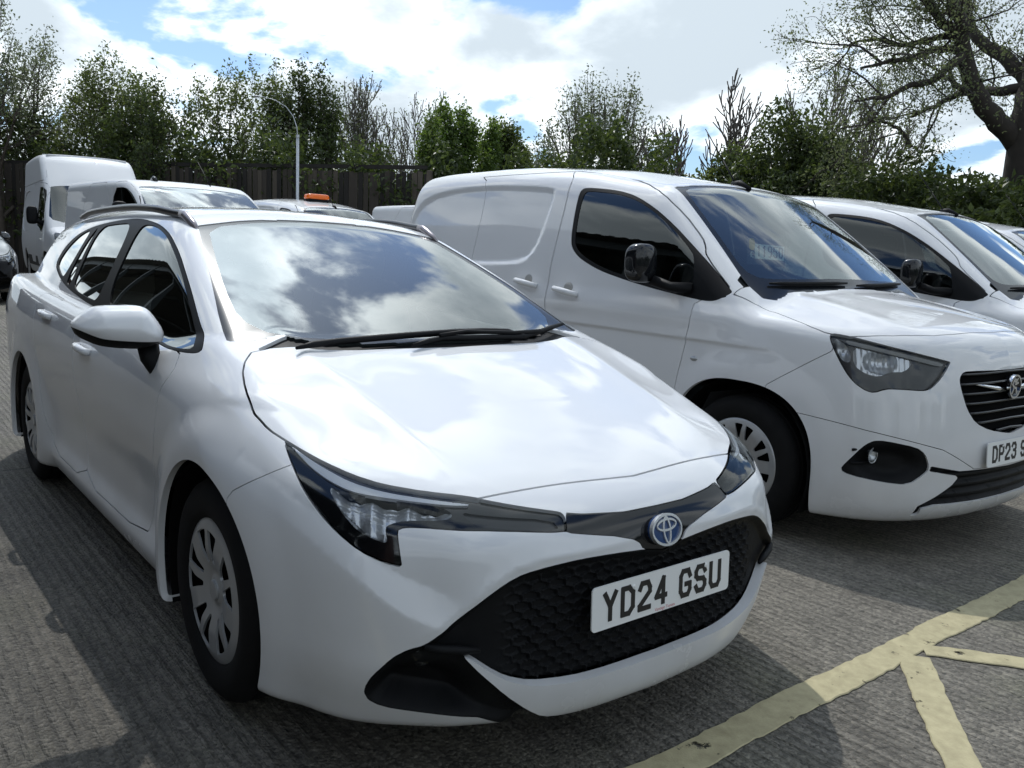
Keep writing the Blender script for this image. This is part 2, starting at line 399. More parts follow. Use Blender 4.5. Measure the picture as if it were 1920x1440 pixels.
def skirted(m, depth):
    """turn the cut border of a shell inwards so that panels have an edge"""
    e = np.sort(np.concatenate([m.T[:, [0, 1]], m.T[:, [1, 2]], m.T[:, [2, 0]]]), 1)
    d = np.concatenate([m.T[:, [0, 1]], m.T[:, [1, 2]], m.T[:, [2, 0]]])
    u, ix, c = np.unique(e, axis=0, return_index=True, return_counts=True)
    b = d[ix[c == 1]]
    if not len(b): return m
    a, c_ = b[:, 0], b[:, 1]; n = len(m.V); k = len(b)
    Va, Vb = m.V[a], m.V[c_]; Na, Nb = m.N[a], m.N[c_]
    sn = np.cross(Vb-Va, Na+Nb); sn /= np.maximum(np.linalg.norm(sn, axis=1), 1e-9)[:, None]
    V = np.concatenate([m.V, Va, Vb, Vb-Nb*depth, Va-Na*depth]); N = np.concatenate([m.N, sn, sn, sn, sn])
    i = np.arange(k)+n
    q = np.concatenate([np.stack([i+k, i, i+3*k], 1), np.stack([i+k, i+3*k, i+2*k], 1)])
    return M(V, N, np.concatenate([m.T, q]))
def part(name, m, mat, parent, depth=0., off=0., kind=None):
    if off: m = M(m.V+m.N*off, m.N, m.T)
    if depth: m = skirted(m, depth)
    return mesh_obj(name, m.V, m.T, mat, parent, m.N, kind=kind)
class B:
    """collects simple solids into one mesh"""
    def __init__(s): s.V = []; s.F = []
    def add(s, V, Fc):
        o = len(s.V); s.V += [tuple(v) for v in V]; s.F += [tuple(i+o for i in f) for f in Fc]; return s
    def box(s, lo, hi, bev=0.):
        x0, y0, z0 = lo; x1, y1, z1 = hi
        if not bev:
            return s.add([(x0,y0,z0),(x1,y0,z0),(x1,y1,z0),(x0,y1,z0),(x0,y0,z1),(x1,y0,z1),(x1,y1,z1),(x0,y1,z1)], [(0,3,2,1),(4,5,6,7),(0,1,5,4),(1,2,6,5),(2,3,7,6),(3,0,4,7)])
        b = bev; V = []; idx = {}
        for ix, x in enumerate((x0, x1)):
            for iy, y in enumerate((y0, y1)):
                for iz, z in enumerate((z0, z1)):
                    sx, sy, sz = (1 if ix == 0 else -1), (1 if iy == 0 else -1), (1 if iz == 0 else -1)
                    for a in range(3):
                        p = [x+sx*b, y+sy*b, z+sz*b]; p[a] = (x, y, z)[a]
                        idx[(ix, iy, iz, a)] = len(V); V.append(p)
        I = lambda *k: idx[k]; Fc = []
        for a in range(3):
            for v in (0, 1):
                o = [k for k in range(3) if k != a]; c = []
                for p, q in ((0,0),(1,0),(1,1),(0,1)):
                    k = [0,0,0]; k[a] = v; k[o[0]] = p; k[o[1]] = q; c.append(I(*k, a))
                Fc.append(c)
        for a in range(3):
            o = [k for k in range(3) if k != a]
            for p in (0, 1):
                for q in (0, 1):
                    k0 = [0,0,0]; k1 = [0,0,0]; k1[a] = 1
                    for k in (k0, k1): k[o[0]] = p; k[o[1]] = q
                    Fc.append([I(*k0, o[0]), I(*k1, o[0]), I(*k1, o[1]), I(*k0, o[1])])
        for ix in (0,1):
            for iy in (0,1):
                for iz in (0,1): Fc.append([I(ix,iy,iz,0), I(ix,iy,iz,1), I(ix,iy,iz,2)])
        # orient outwards
        cen = np.array([(x0+x1)/2, (y0+y1)/2, (z0+z1)/2]); W = np.array(V); G = []
        for f in Fc:
            p = W[list(f)]; n = np.cross(p[1]-p[0], p[2]-p[0])
            G.append(f if n@(p.mean(0)-cen) > 0 else f[::-1])
        return s.add(V, G)
    def tube(s, P, R, seg=8, cap=True, flat=None):
        """tube along polyline P with radii R (scalar or per point); flat=(axis vec, factor) squashes it"""
        P = np.array(P, float); n = len(P); R = np.full(n, R) if np.isscalar(R) else np.array(R, float)
        o = len(s.V); t = np.gradient(P, axis=0); up = np.array([0, 0, 1.])
        if abs((t[0]/np.linalg.norm(t[0]))@up) > .9: up = np.array([1., 0, 0])
        for i in range(n):
            ti = t[i]/max(np.linalg.norm(t[i]), 1e-9); a = np.cross(up, ti); a /= max(np.linalg.norm(a), 1e-9); b = np.cross(ti, a); up = b
            for k in range(seg):
                w = 2*math.pi*k/seg; d = R[i]*(a*math.cos(w)+b*math.sin(w))
                if flat is not None: f = np.array(flat[0], float); d = d-f*(d@f)*(1-flat[1])
                s.V.append(tuple(P[i]+d))
        for i in range(n-1):
            for k in range(seg): s.F.append((o+i*seg+k, o+i*seg+(k+1) % seg, o+(i+1)*seg+(k+1) % seg, o+(i+1)*seg+k))
        if cap:
            s.F.append(tuple(o+k for k in range(seg))[::-1]); s.F.append(tuple(o+(n-1)*seg+k for k in range(seg)))
        return s
    def lathe(s, prof, seg=48, c=(0, 0, 0), ax=1):
        """profile of (radius, along-axis) turned round axis ax"""
        o = len(s.V); n = len(prof); a1, a2 = [k for k in range(3) if k != ax]
        for k in range(seg):
            w = 2*math.pi*k/seg
            for r, h in prof:
                p = [0, 0, 0]; p[ax] = c[ax]+h; p[a1] = c[a1]+r*math.cos(w); p[a2] = c[a2]+r*math.sin(w); s.V.append(tuple(p))
        for k in range(seg):
            for j in range(n-1):
                s.F.append((o+k*n+j, o+k*n+j+1, o+((k+1) % seg)*n+j+1, o+((k+1) % seg)*n+j))
        return s
    def prism(s, poly, d0, d1, fr=None):
        """polygon (2D) extruded from depth d0 to d1; fr maps (u,v,d)->xyz"""
        fr = fr or (lambda u, v, d: (u, v, d)); n = len(poly); o = len(s.V)
        s.V += [tuple(fr(u, v, d0)) for u, v in poly]+[tuple(fr(u, v, d1)) for u, v in poly]
        s.F += [tuple(o+i for i in range(n))[::-1], tuple(o+n+i for i in range(n))]
        s.F += [(o+i, o+(i+1) % n, o+n+(i+1) % n, o+n+i) for i in range(n)]
        return s
    def build(s, name, mat, parent=None, smooth=False, kind=None, auto=None):
        o = mesh_obj(name, np.array(s.V, float), s.F, mat, parent, smooth=smooth, kind=kind)
        if auto:
            import bmesh
            bm = bmesh.new(); bm.from_mesh(o.data); bmesh.ops.recalc_face_normals(bm, faces=bm.faces)
            for e in bm.edges: e.smooth = not (len(e.link_faces) == 2 and e.calc_face_angle(3) > auto)
            for f in bm.faces: f.smooth = True
            bm.to_mesh(o.data); bm.free()
        return o
def copy_tree(o, parent=None, loc=None, rz=None):
    c = o.copy(); COL.objects.link(c)
    c.parent = parent
    if loc is not None: c.location = loc
    if rz is not None: c.rotation_euler = (0, 0, rz)
    for ch in list(o.children): copy_tree(ch, c)
    return c
def blob(Ff, lo, hi, h): return surface(Ff, lo, hi, h)

# photo pixel -> ray in a vehicle's frame
def px_rays(px, loc=(0, 0, 0), rz=0.):
    px = np.atleast_2d(np.array(px, float))
    d = CAM_F+np.outer((px[:, 0]-PW/2)/PF, CAM_R)+np.outer((PH/2-px[:, 1])/PF, CAM_U)
    d /= np.linalg.norm(d, axis=1)[:, None]; o = CAM_O-np.array(loc, float)
    c, s = math.cos(-rz), math.sin(-rz); Rm = np.array([[c, -s, 0], [s, c, 0], [0, 0, 1]])
    return np.repeat((Rm@o)[None], len(d), 0), d@Rm.T
def on_body(Ff, px, loc=(0, 0, 0), rz=0.):
    """where the sight lines through these photograph pixels meet the body surface"""
    o, d = px_rays(px, loc, rz); P = trace(Ff, o, d); P[:, 1] = np.abs(P[:, 1]); return P
def on_plane(px, ax, val, loc=(0, 0, 0), rz=0.):
    o, d = px_rays(px, loc, rz); t = (val-o[:, ax])/d[:, ax]; return o+d*t[:, None]
SIDE = lambda P: np.stack([P[:, 0], P[:, 2]], 1)
FRONT = lambda P: np.stack([np.abs(P[:, 1]), P[:, 2]], 1)
TOP = lambda P: np.stack([P[:, 0], np.abs(P[:, 1])], 1)
def QUART(a): 
    c, s = math.cos(math.radians(a)), math.sin(math.radians(a))
    return lambda P: np.stack([np.abs(P[:, 1])*c-P[:, 0]*s, P[:, 2]], 1)

# ---------------------------------------------------------------- wheels
def polar_disc(prof, seg, rmax):
    """dense disc (r, offset profile) in x,z with outward -y; returns M with normals"""
    rs = np.linspace(.004, rmax, 40); an = np.arange(seg)*2*math.pi/seg
    h = pchip([p[0] for p in prof], [p[1] for p in prof], rs)
    R, A = np.meshgrid(rs, an, indexing='ij')
    V = np.stack([R*np.cos(A), np.repeat(h[:, None], seg, 1), R*np.sin(A)], -1).reshape(-1, 3)
    dh = np.gradient(h, rs)
    N = np.stack([np.cos(A)*dh[:, None], -np.ones_like(A), np.sin(A)*dh[:, None]], -1).reshape(-1, 3); N /= np.linalg.norm(N, axis=1)[:, None]
    i, j = np.meshgrid(np.arange(len(rs)-1), np.arange(seg), indexing='ij'); a = (i*seg+j).ravel(); b = (i*seg+(j+1) % seg).ravel(); c = a+seg; d = b+seg
    T = np.concatenate([np.stack([a, d, b], 1), np.stack([a, c, d], 1)])
    # orient along N
    e = V[T]; n = np.cross(e[:, 1]-e[:, 0], e[:, 2]-e[:, 0]); fl = (n*N[T[:, 0]]).sum(1) < 0; T[fl] = T[fl][:, ::-1]
    return M(V, N, T)
def tyre_mesh(b, r, w, rim):
    hw = w/2
    prof = [(rim-.012, -hw+.018), (rim, -hw+.006), (rim+.015, -hw+.001), (r-.05, -hw-.004), (r-.028, -hw+.004), (r-.010, -hw+.018), (r-.003, -hw+.035)]
    for g in (-.045, 0., .045): prof += [(r, g-.010), (r-.008, g-.006), (r-.008, g+.006), (r, g+.010)] if g else [(r+.001, -.010), (r-.007, -.006), (r-.007, .006), (r+.001, .010)]
    prof += [(r-.003, hw-.035), (r-.010, hw-.018), (r-.03, hw), (rim, hw-.01), (rim-.02, hw-.03)]
    b.lathe(prof, 72)
    for k in range(60):                                  # tread blocks along both shoulders
        a = 2*math.pi*k/60
        for s in (-1, 1):
            c, sn = math.cos(a), math.sin(a); c2, s2 = math.cos(a+.06), math.sin(a+.06)
            y0, y1 = s*(hw-.036), s*(hw-.012); V = []
            for (cc, ss) in ((c, sn), (c2, s2)):
                for yy, rr in ((y0, r-.008), (y0, r-.0015), (y1, r-.020), (y1, r-.0185)): V.append((cc*rr, yy, ss*rr))
            b.add(V, [(1, 3, 7, 5), (0, 1, 3, 2), (4, 6, 7, 5), (2, 3, 7, 6)])
    return b
def make_wheel(parent, loc, side, r, w, rim, holes, steer=0., prof=None, rot=0., hub='plain'):
    """side -1: outer face towards -y. holes: list of (angle, half angle, r0, r1)"""
    wh = bpy.data.objects.new('wheel', None); COL.objects.link(wh); wh.parent = parent; wh.location = loc; wh.rotation_euler = (0, 0, (0 if side < 0 else math.pi)+steer); wh.empty_display_size = .1
    key = (r, w, rim, hub)
    if key not in make_wheel.cache:
        b = B(); tyre_mesh(b, r, w, rim); ty = b.build('tyre', 'rubber', wh, smooth=True, auto=.6)
        prof = prof or [(0, -.030), (.03, -.031), (.05, -.026), (.10, -.034), (.16, -.040), (rim-.012, -.030), (rim+.004, -.014)]
        dm = polar_disc([(p[0], p[1]-w*.5+.035) for p in prof], 240, rim+.004)
        rho = np.hypot(dm.V[:, 0], dm.V[:, 2]); ang = np.arctan2(dm.V[:, 2], dm.V[:, 0])+rot
        # dish each spoke a little
        sd = np.full(len(rho), .1)
        for a, ha, r0, r1 in holes:
            da = (ang-a+math.pi) % (2*math.pi)-math.pi
            tt = np.clip((rho-r0)/(r1-r0), 0, 1)
            dx = np.abs(da)*rho-ha*(.45+.55*tt)*rho; dr = np.maximum(r0-rho, rho-r1)
            q = np.stack([dx+.006, dr+.006], 1); sd = np.minimum(sd, np.linalg.norm(np.maximum(q, 0), axis=1)+np.minimum(q.max(1), 0)-.006)
        ridge = np.exp(-(sd/.012)**2)*.003
        dm.V[:, 1] -= ridge
        hole, disc = split(dm, sd)
        part('wheel_cover', disc, 'silver_plastic', wh, .007)
        b = B(); b.lathe([(.001, -w*.5+.065), (.12, -w*.5+.06), (rim-.01, -w*.5+.05), (rim, -w*.5+.012)], 40); b.build('rim', 'liner', wh, smooth=True)
        b = B(); b.lathe([(.0005, -.0), (.026, -.0), (.030, .004), (.030, .012)], 32, (0, -w*.5+.035-.024, 0)); b.build('hub_cap', 'silver_plastic', wh, smooth=True, auto=.5)
        make_wheel.cache[key] = [c for c in wh.children]
    else:
        for c in make_wheel.cache[key]:
            d = c.copy(); COL.objects.link(d); d.parent = wh
    return wh
make_wheel.cache = {}
# ---------------------------------------------------------------- estate car: implicit body
# local frame: x forward from the front axle, y to the car's left, z up, metres
EW_R, EW_TRACK, EW_BASE = .316, .765, 2.70
_ez = [.15, .20, .26, .34, .45, .58, .70, .80, .88, .95, 1.02]
_ex = [.95, .60, .30, 0., -.40, -.80, -1.5, -2.1, -2.7, -3.2, -3.72]
_eT = [  # half width of the lower body by height
 [.80, .82, .83, .83, .83, .82, .79, .74, .68, .62, .60],
 [.81, .835, .85, .855, .855, .845, .82, .775, .72, .66, .64],
 [.82, .845, .865, .868, .87, .868, .85, .815, .765, .70, .68],
 [.82, .85, .868, .872, .876, .878, .872, .850, .806, .74, .72],
 [.82, .852, .866, .850, .852, .868, .876, .872, .846, .80, .78],
 [.82, .854, .866, .838, .840, .860, .876, .878, .862, .835, .80],
 [.82, .854, .866, .838, .840, .860, .878, .882, .870, .848, .82],
 [.82, .854, .866, .842, .846, .864, .880, .886, .876, .855, .83],
 [.82, .845, .86, .868, .874, .880, .886, .890, .882, .862, .84],
 [.80, .825, .84, .85, .86, .868, .872, .874, .868, .850, .83],
 [.74, .77, .79, .80, .81, .82, .82, .825, .82, .805, .79]]
E_SIDE = Table2(_ex, _ez, _eT, (.10, .035))
_gy = [0., .20, .40, .55, .65, .74, .81, .86, .92]
_gz = [.13, .17, .22, .30, .42, .52, .60, .66, .71, .76, .85]
_gT = [  # nose: x limit by |y| (rows) and z (columns)
 [.82, .862, .884, .888, .884, .880, .868, .838, .792, .70, .40],
 [.81, .852, .874, .880, .876, .872, .860, .828, .780, .69, .40],
 [.77, .812, .834, .846, .846, .842, .832, .800, .748, .66, .38],
 [.705, .745, .775, .795, .800, .796, .786, .752, .700, .61, .34],
 [.65, .690, .720, .738, .742, .738, .726, .692, .640, .55, .30],
 [.56, .600, .630, .648, .652, .648, .632, .600, .548, .46, .22],
 [.45, .490, .515, .528, .532, .524, .505, .470, .420, .33, .12],
 [.33, .365, .380, .390, .392, .382, .360, .325, .270, .18, .0],
 [.10, .12, .13, .14, .14, .13, .11, .08, .03, -.1, -.2]]
E_NOSE = Table2(_gy, _gz, _gT, (.04, .02))
_hp = np.polyfit([-.3, -.1, .05, .2, .4, .6, .79, .92], [.997, .967, .932, .890, .836, .776, .716, .655], 3)
def E_HOOD(x): return np.where(x < -.3, .997+.05*(-.3-np.minimum(x, -.3)), np.polyval(_hp, np.maximum(x, -.3)))
E_BELT = Curve1([(-3.8, 1.06), (-3.2, 1.04), (-2.6, 1.01), (-2.0, .985), (-1.4, .968), (-.8, .955), (-.4, .95), (0., .95), (1., .95)], .1)
E_ROOF = Curve1([(-3.9, 1.28), (-3.5, 1.355), (-3.0, 1.405), (-2.4, 1.437), (-1.9, 1.445), (-1.5, 1.435), (-1.2, 1.408), (-.9, 1.392), (-.5, 1.38)], .08)
def E_WS(x): return .957-.438*(x+.1)-.047*(x+.1)*(x+.6)
_wz = [.90, .97, 1.06, 1.16, 1.26, 1.34, 1.40, 1.46]
_wx = [.2, -.3, -.8, -1.4, -2.0, -2.6, -3.1, -3.6]
_wT = [
 [.78, .745, .705, .66, .61, .57, .53, .48],
 [.79, .760, .720, .675, .625, .58, .54, .49],
 [.80, .778, .742, .698, .645, .598, .555, .50],
 [.805, .788, .755, .710, .658, .608, .562, .505],
 [.803, .788, .756, .712, .660, .608, .560, .50],
 [.79, .772, .742, .700, .648, .594, .545, .48],
 [.76, .742, .712, .670, .618, .566, .515, .45],
 [.72, .700, .670, .628, .575, .52, .47, .40]]
E_GLASS = Table2(_wx, _wz, _wT, (.12, .03))

def e_hood(x, y):
    # bonnet: crowned, two soft ridges, a shallow valley between them
    return E_HOOD(x)-(.012+.050*sstep(-.15, .40, x))*(y/.7)**2.6+.012*np.exp(-np.abs((y-.50-.10*np.clip(-x+.3, -.4, .5))/.075)**1.6)*sstep(.74, .30, x)
E_CREASE = Curve1([(0., .42), (.56, .42), (.60, .440), (.68, .475), (.735, .525), (.79, .59), (.845, .66), (.95, .80)], .03)
E_RIDGES = [(np.array([(.66, .425), (.585, .475), (.515, .535), (.45, .575), (.37, .588), (.22, .590), (.10, .590)]), .010, .045)]
def ridge_field(y, z):
    """raised creases on the bumper: under the lamp, and round the grille"""
    r = np.zeros(len(y)); q = np.stack([y, z], 1)
    for pl, amp, wd in E_RIDGES:
        d2 = np.full(len(y), 1e9); tt = np.zeros(len(y)); n = len(pl)-1
        for i in range(n):
            ba = pl[i+1]-pl[i]; pa = q-pl[i]; t = np.clip((pa@ba)/(ba@ba), 0, 1); k = ((pa-t[:, None]*ba)**2).sum(1); m = k < d2; d2 = np.where(m, k, d2); tt = np.where(m, (i+t)/n, tt)
        r = np.maximum(r, amp*np.exp(-np.sqrt(d2+1e-5)/wd*2.2)*(4*tt*(1-tt)+.25).clip(0, 1))
    zc = E_CREASE(y); b = (.036*(1-np.clip((z-zc)/.085, 0, 1))*sstep(.20, .36, z)-.020)*sstep(.54, .66, y)*sstep(.90, .80, y)*sstep(.85, .72, z)
    return r+b
def estate_F(P):
    x, y, z = P[:, 0], np.abs(P[:, 1]), P[:, 2]
    rf = np.hypot(x, z-EW_R); rr = np.hypot(x+EW_BASE, z-EW_R)
    w = E_SIDE(x, z)
    w = w+np.maximum(0, .893-w)*(1-sstep(.385, .52, rf))*sstep(.62, .40, np.abs(x)+0*z)+np.maximum(0, .897-w)*(1-sstep(.385, .56, rr))
    side = y-w
    rg = np.zeros(len(x)); k = (x > .2) & (z < .85) & (z > .15)
    if k.any(): rg[k] = ridge_field(y[k], z[k])
    nose = (x-.016-E_NOSE(y, z)-rg)*.85
    hood = e_hood(x, y)
    top = np.where(x > -.5, hood, 9)
    belt = E_BELT(x)
    b = sstep(-.30, -.62, x)
    top = hood*(1-b)+belt*b
    tail = (-3.70+.12*(y/.8)**4+.25*np.maximum(z-.75, 0)**1.3)-x
    bot = (.165+.05*sstep(.3, -.3, x)*0-z)
    F1 = smax(side, nose, .10)
    F1 = smax(F1, (z-top)*.95, .055)
    F1 = smax(F1, tail, .12)
    F1 = smax(F1, bot, .03)
    gs = (y-E_GLASS(x, z))*.93
    ws = (z-E_WS(x+.16*y*y))*.90
    roof = z-(E_ROOF(x)-.034*(y/.55)**2)
    gt = (-3.66+.85*(z-.98)+.10*(y/.7)**2)-x
    F2 = smax(ws, roof, .045)
    F2 = smax(F2, gs, .075)
    F2 = smax(F2, gt*.77, .08)
    F2 = np.maximum(F2, .80-z)
    return smin(F1, F2, .022)
E_WS_POLY = smooth_poly(np.array([[-1.165, -.1], [-1.16, .0], [-1.13, .30], [-1.06, .527], [-.85, .577], [-.6, .637], [-.36, .695], [-.18, .725], [.02, .60], [.12, .3], [.12, -.1]]), 1, True, (0, 3, 10))
E_WS_CLEAR = smooth_poly(np.array([[-1.13, -.1], [-1.125, .0], [-1.10, .28], [-1.035, .495], [-.82, .550], [-.55, .610], [-.36, .635], [-.24, .56], [-.17, .3], [-.15, -.1]]), 1, True, (0, 9))
E_LIP_POLY = np.array([(.566, .379), (.547, .369), (.50, .331), (.461, .305), (.398, .282), (.296, .272), (.159, .271), (0, .273), (-.1, .273), (-.1, .182), (0, .182), (.16, .182), (.30, .184), (.36, .193), (.406, .222), (.468, .274), (.525, .332)])
E_HOOD_FRONT = .770
E_HOOD_REAR = (-.085, -.110, -.175)
# ---------------------------------------------------------------- small panel van: implicit body
CB_X0 = .035; CB_BASE = 2.785; CB_R = .325
CB_LO, CB_HI = (-3.75, -1.0, .1), (1.05, 1.0, 2.0)
_cz = [.15, .22, .34, .50, .70, .90, 1.05, 1.20, 1.40, 1.60, 1.72, 1.82, 1.92]
_cx = [1.0, .5, .1, -.4, -1.0, -1.6, -2.4, -3.2, -3.7]
_cT = [
 [.83, .86, .880, .885, .885, .870, .840, .78, .70, .62, .58, .54, .50],
 [.84, .875, .900, .905, .905, .890, .850, .79, .72, .64, .60, .56, .52],
 [.84, .880, .908, .914, .914, .902, .868, .820, .755, .675, .625, .58, .53],
 [.84, .884, .900, .904, .908, .908, .890, .856, .795, .715, .660, .61, .55],
 [.84, .886, .898, .898, .902, .908, .900, .874, .820, .748, .695, .640, .57],
 [.84, .886, .898, .898, .902, .908, .902, .880, .832, .768, .722, .670, .59],
 [.84, .886, .900, .902, .906, .910, .904, .884, .840, .782, .742, .695, .62],
 [.84, .880, .896, .900, .904, .906, .900, .880, .838, .782, .744, .700, .63],
 [.80, .84, .86, .866, .870, .872, .866, .848, .808, .752, .712, .67, .60]]
C_SIDE = Table2(_cx, _cz, _cT, (.12, .04))
_ny = [0., .2, .4, .55, .66, .75, .82, .88, .93]
_nz = [.13, .18, .24, .34, .46, .56, .66, .78, .88, .96, 1.02, 1.10]
_nT = [
 [.80, .850, .895, .905, .905, .895, .885, .872, .852, .820, .77, .60],
 [.79, .842, .888, .898, .898, .890, .878, .864, .842, .808, .75, .58],
 [.76, .812, .858, .868, .868, .860, .846, .828, .804, .768, .71, .52],
 [.71, .765, .808, .818, .818, .806, .790, .770, .742, .704, .64, .45],
 [.65, .705, .745, .755, .752, .738, .720, .698, .666, .626, .56, .36],
 [.57, .620, .658, .668, .664, .648, .628, .602, .566, .522, .45, .25],
 [.46, .510, .545, .555, .550, .534, .512, .484, .444, .396, .32, .12],
 [.32, .360, .390, .398, .394, .378, .354, .322, .280, .228, .15, -.05],
 [.10, .13, .15, .155, .15, .135, .11, .08, .03, -.02, -.1, -.3]]
C_NOSE = Table2(_ny, _nz, _nT, (.04, .03))
C_HOOD = Curve1([(-.8, 1.22), (-.3, 1.20), (.0, 1.165), (.2, 1.135), (.4, 1.098), (.6, 1.055), (.75, 1.018), (.86, .985), (1.0, .93)], .06)
def C_WS(x): return 1.155-.771*(x-.05)-.075*(x-.05)*(x+.3)
C_ROOF = Curve1([(-3.9, 1.80), (-3.5, 1.875), (-3.0, 1.905), (-2.4, 1.905), (-1.9, 1.88), (-1.5, 1.848), (-1.15, 1.795), (-.9, 1.756), (-.68, 1.722), (-.4, 1.69), (.3, 1.6)], .10)
C_PANEL = smooth_poly(np.array([[-3.22, 1.66], [-2.9, 1.725], [-2.3, 1.735], [-1.70, 1.705], [-1.635, 1.665], [-1.64, 1.45], [-1.67, 1.33], [-1.74, 1.25], [-1.9, 1.215], [-2.6, 1.20], [-3.20, 1.20], [-3.34, 1.28], [-3.34, 1.52]]), 2)
def c_hood(x, y): return C_HOOD(x)-.105*(y/.82)**2.4+.012*np.exp(-((y-.52)/.08)**2)*sstep(.85, .4, x)
def combo_F(P):
    x, y, z = P[:, 0], np.abs(P[:, 1]), P[:, 2]
    rf = np.hypot(x-CB_X0, z-CB_R); rr = np.hypot(x-CB_X0+CB_BASE, z-CB_R)
    w = C_SIDE(x, z)
    w = w+np.maximum(0, .924-w)*(1-sstep(.42, .56, rf))*sstep(.7, .45, np.abs(x))+np.maximum(0, .922-w)*(1-sstep(.42, .54, rr))
    # shoulder crease along the doors
    w = w+.010*np.exp(-((z-(1.005-.03*x*0))/.05)**2)*sstep(.1, -.2, x)
    side = (y-w)*.97
    nose = (x-C_NOSE(y, z))*.85
    hood = c_hood(x, y)
    ws = C_WS(x+.20*y*y)
    roof = C_ROOF(x)-.055*(y/.66)**2.2
    up = smax(z-ws, z-roof, .05)*.80
    F1 = smax(smax(side, nose, .09), (z-hood)*.95, .05)
    F2 = smax(side, up, .10)
    F2 = np.maximum(F2, np.maximum(.9-z, x-.6))
    F = smin(F1, F2, .03)
    # rear half of the lower body reaches up to the roof
    tail = (-3.52+.10*(y/.85)**6+.11*np.maximum(z-1.1, 0)**1.6)-x
    F = smax(F, tail, .12)
    return smax(F, .17-z, .03)
# ---------------------------------------------------------------- estate car
def C3(*p): return [(300+a/2.4, 780+b/2.4) for a, b in p]     # pixel lists were read off enlarged crops
def C4(*p): return [(650+a/2.4, 850+b/2.4) for a, b in p]
def C1(*p): return [(a/2.743, 260+b/2.743) for a, b in p]
def C5(*p): return [(360+a/2.526, 380+b/2.526) for a, b in p]
def hits(Ff, px, loc=(0, 0, 0), rz=0., tag=''):
    P = on_body(Ff, px, loc, rz); Q = P.copy(); bad = np.abs(Ff(Q)) > .02
    if bad.any(): print('MISS', tag, [tuple(np.round(px[i])) for i in np.argwhere(bad).ravel()])
    return P[~bad]
def outline(Ff, pj, px, it=2, sharp=(), extra=(), loc=(0, 0, 0), rz=0., tag=''):
    q = pj(hits(Ff, px, loc, rz, tag))
    if len(extra): q = np.concatenate([q, np.array(extra, float)])
    return smooth_poly(q, it, True, sharp)
def cut(m, pj, poly, sel=None, gap=0.):
    """returns (inside, outside) of the outline, leaving an open joint of width gap"""
    def val(k):
        v = poly_sdf(pj(k.V), poly)
        if sel is not None: v = np.where(sel(k), v, .12)
        return v
    a, r = split(m, val(m)+gap/2)
    if gap: r = split(r, val(r)-gap/2)[1]
    return a, r
def halves(m): return split(m, m.V[:, 1])                    # (right side y<0, left side y>0)

def emboss_strokes(b, strokes, w, fr, d0, d1):
    for pl in strokes:
        pl = np.array(pl, float)
        for i in range(len(pl)-1):
            a, c = pl[i], pl[i+1]; t = (c-a)/max(np.linalg.norm(c-a), 1e-9); n = np.array([-t[1], t[0]])*w/2; e = t*w*.38
            b.prism([tuple(a-e+n), tuple(a-e-n), tuple(c+e-n), tuple(c+e+n)], d0+i*1e-5, d1+i*1e-5, fr)
GLYPH = {'Y': [[(0, 1), (.5, .5), (1, 1)], [(.5, .5), (.5, 0)]], 'D': [[(0, 0), (0, 1), (.62, 1), (1, .78), (1, .22), (.62, 0), (0, 0)]],
 '2': [[(0, .78), (.2, 1), (.8, 1), (1, .78), (1, .62), (0, .12), (0, 0), (1, 0)]], '4': [[(.72, 0), (.72, 1), (0, .28), (1, .28)]],
 'G': [[(1, .76), (.8, 1), (.2, 1), (0, .8), (0, .2), (.2, 0), (.8, 0), (1, .2), (1, .45), (.55, .45)]], 'S': [[(1, .78), (.8, 1), (.2, 1), (0, .82), (0, .64), (.2, .52), (.8, .48), (1, .34), (1, .18), (.8, 0), (.2, 0), (0, .2)]],
 'U': [[(0, 1), (0, .2), (.2, 0), (.8, 0), (1, .2), (1, 1)]], 'P': [[(0, 0), (0, 1), (.8, 1), (1, .85), (1, .6), (.8, .45), (0, .45)]],
 '3': [[(0, .82), (.2, 1), (.8, 1), (1, .84), (1, .66), (.8, .53), (.4, .53)], [(.8, .53), (1, .38), (1, .18), (.8, 0), (.2, 0), (0, .18)]],
 '1': [[(.15, .8), (.5, 1), (.5, 0)]], '9': [[(1, .5), (.2, .5), (0, .65), (0, .85), (.2, 1), (.8, 1), (1, .85), (1, .3), (.7, 0), (.3, 0)]], '5': [[(1, 1), (.05, 1), (0, .55), (.75, .58), (1, .4), (1, .18), (.8, 0), (.2, 0), (0, .15)]],
 '0': [[(.2, 0), (0, .2), (0, .8), (.2, 1), (.8, 1), (1, .8), (1, .2), (.8, 0), (.2, 0)]]}
def lettering(parent, mat, text, u0, v0, ch, cw, adv, w, fr, d0, d1, space=.033):
    u = u0
    for c in text:
        if c == ' ': u += space; continue
        b = B(); emboss_strokes(b, [[(u+w/2+p[0]*(cw-w), v0+w/2+p[1]*(ch-w)) for p in s] for s in GLYPH[c]], w, fr, d0, d1); b.build('character', mat, parent); u += adv
    return u
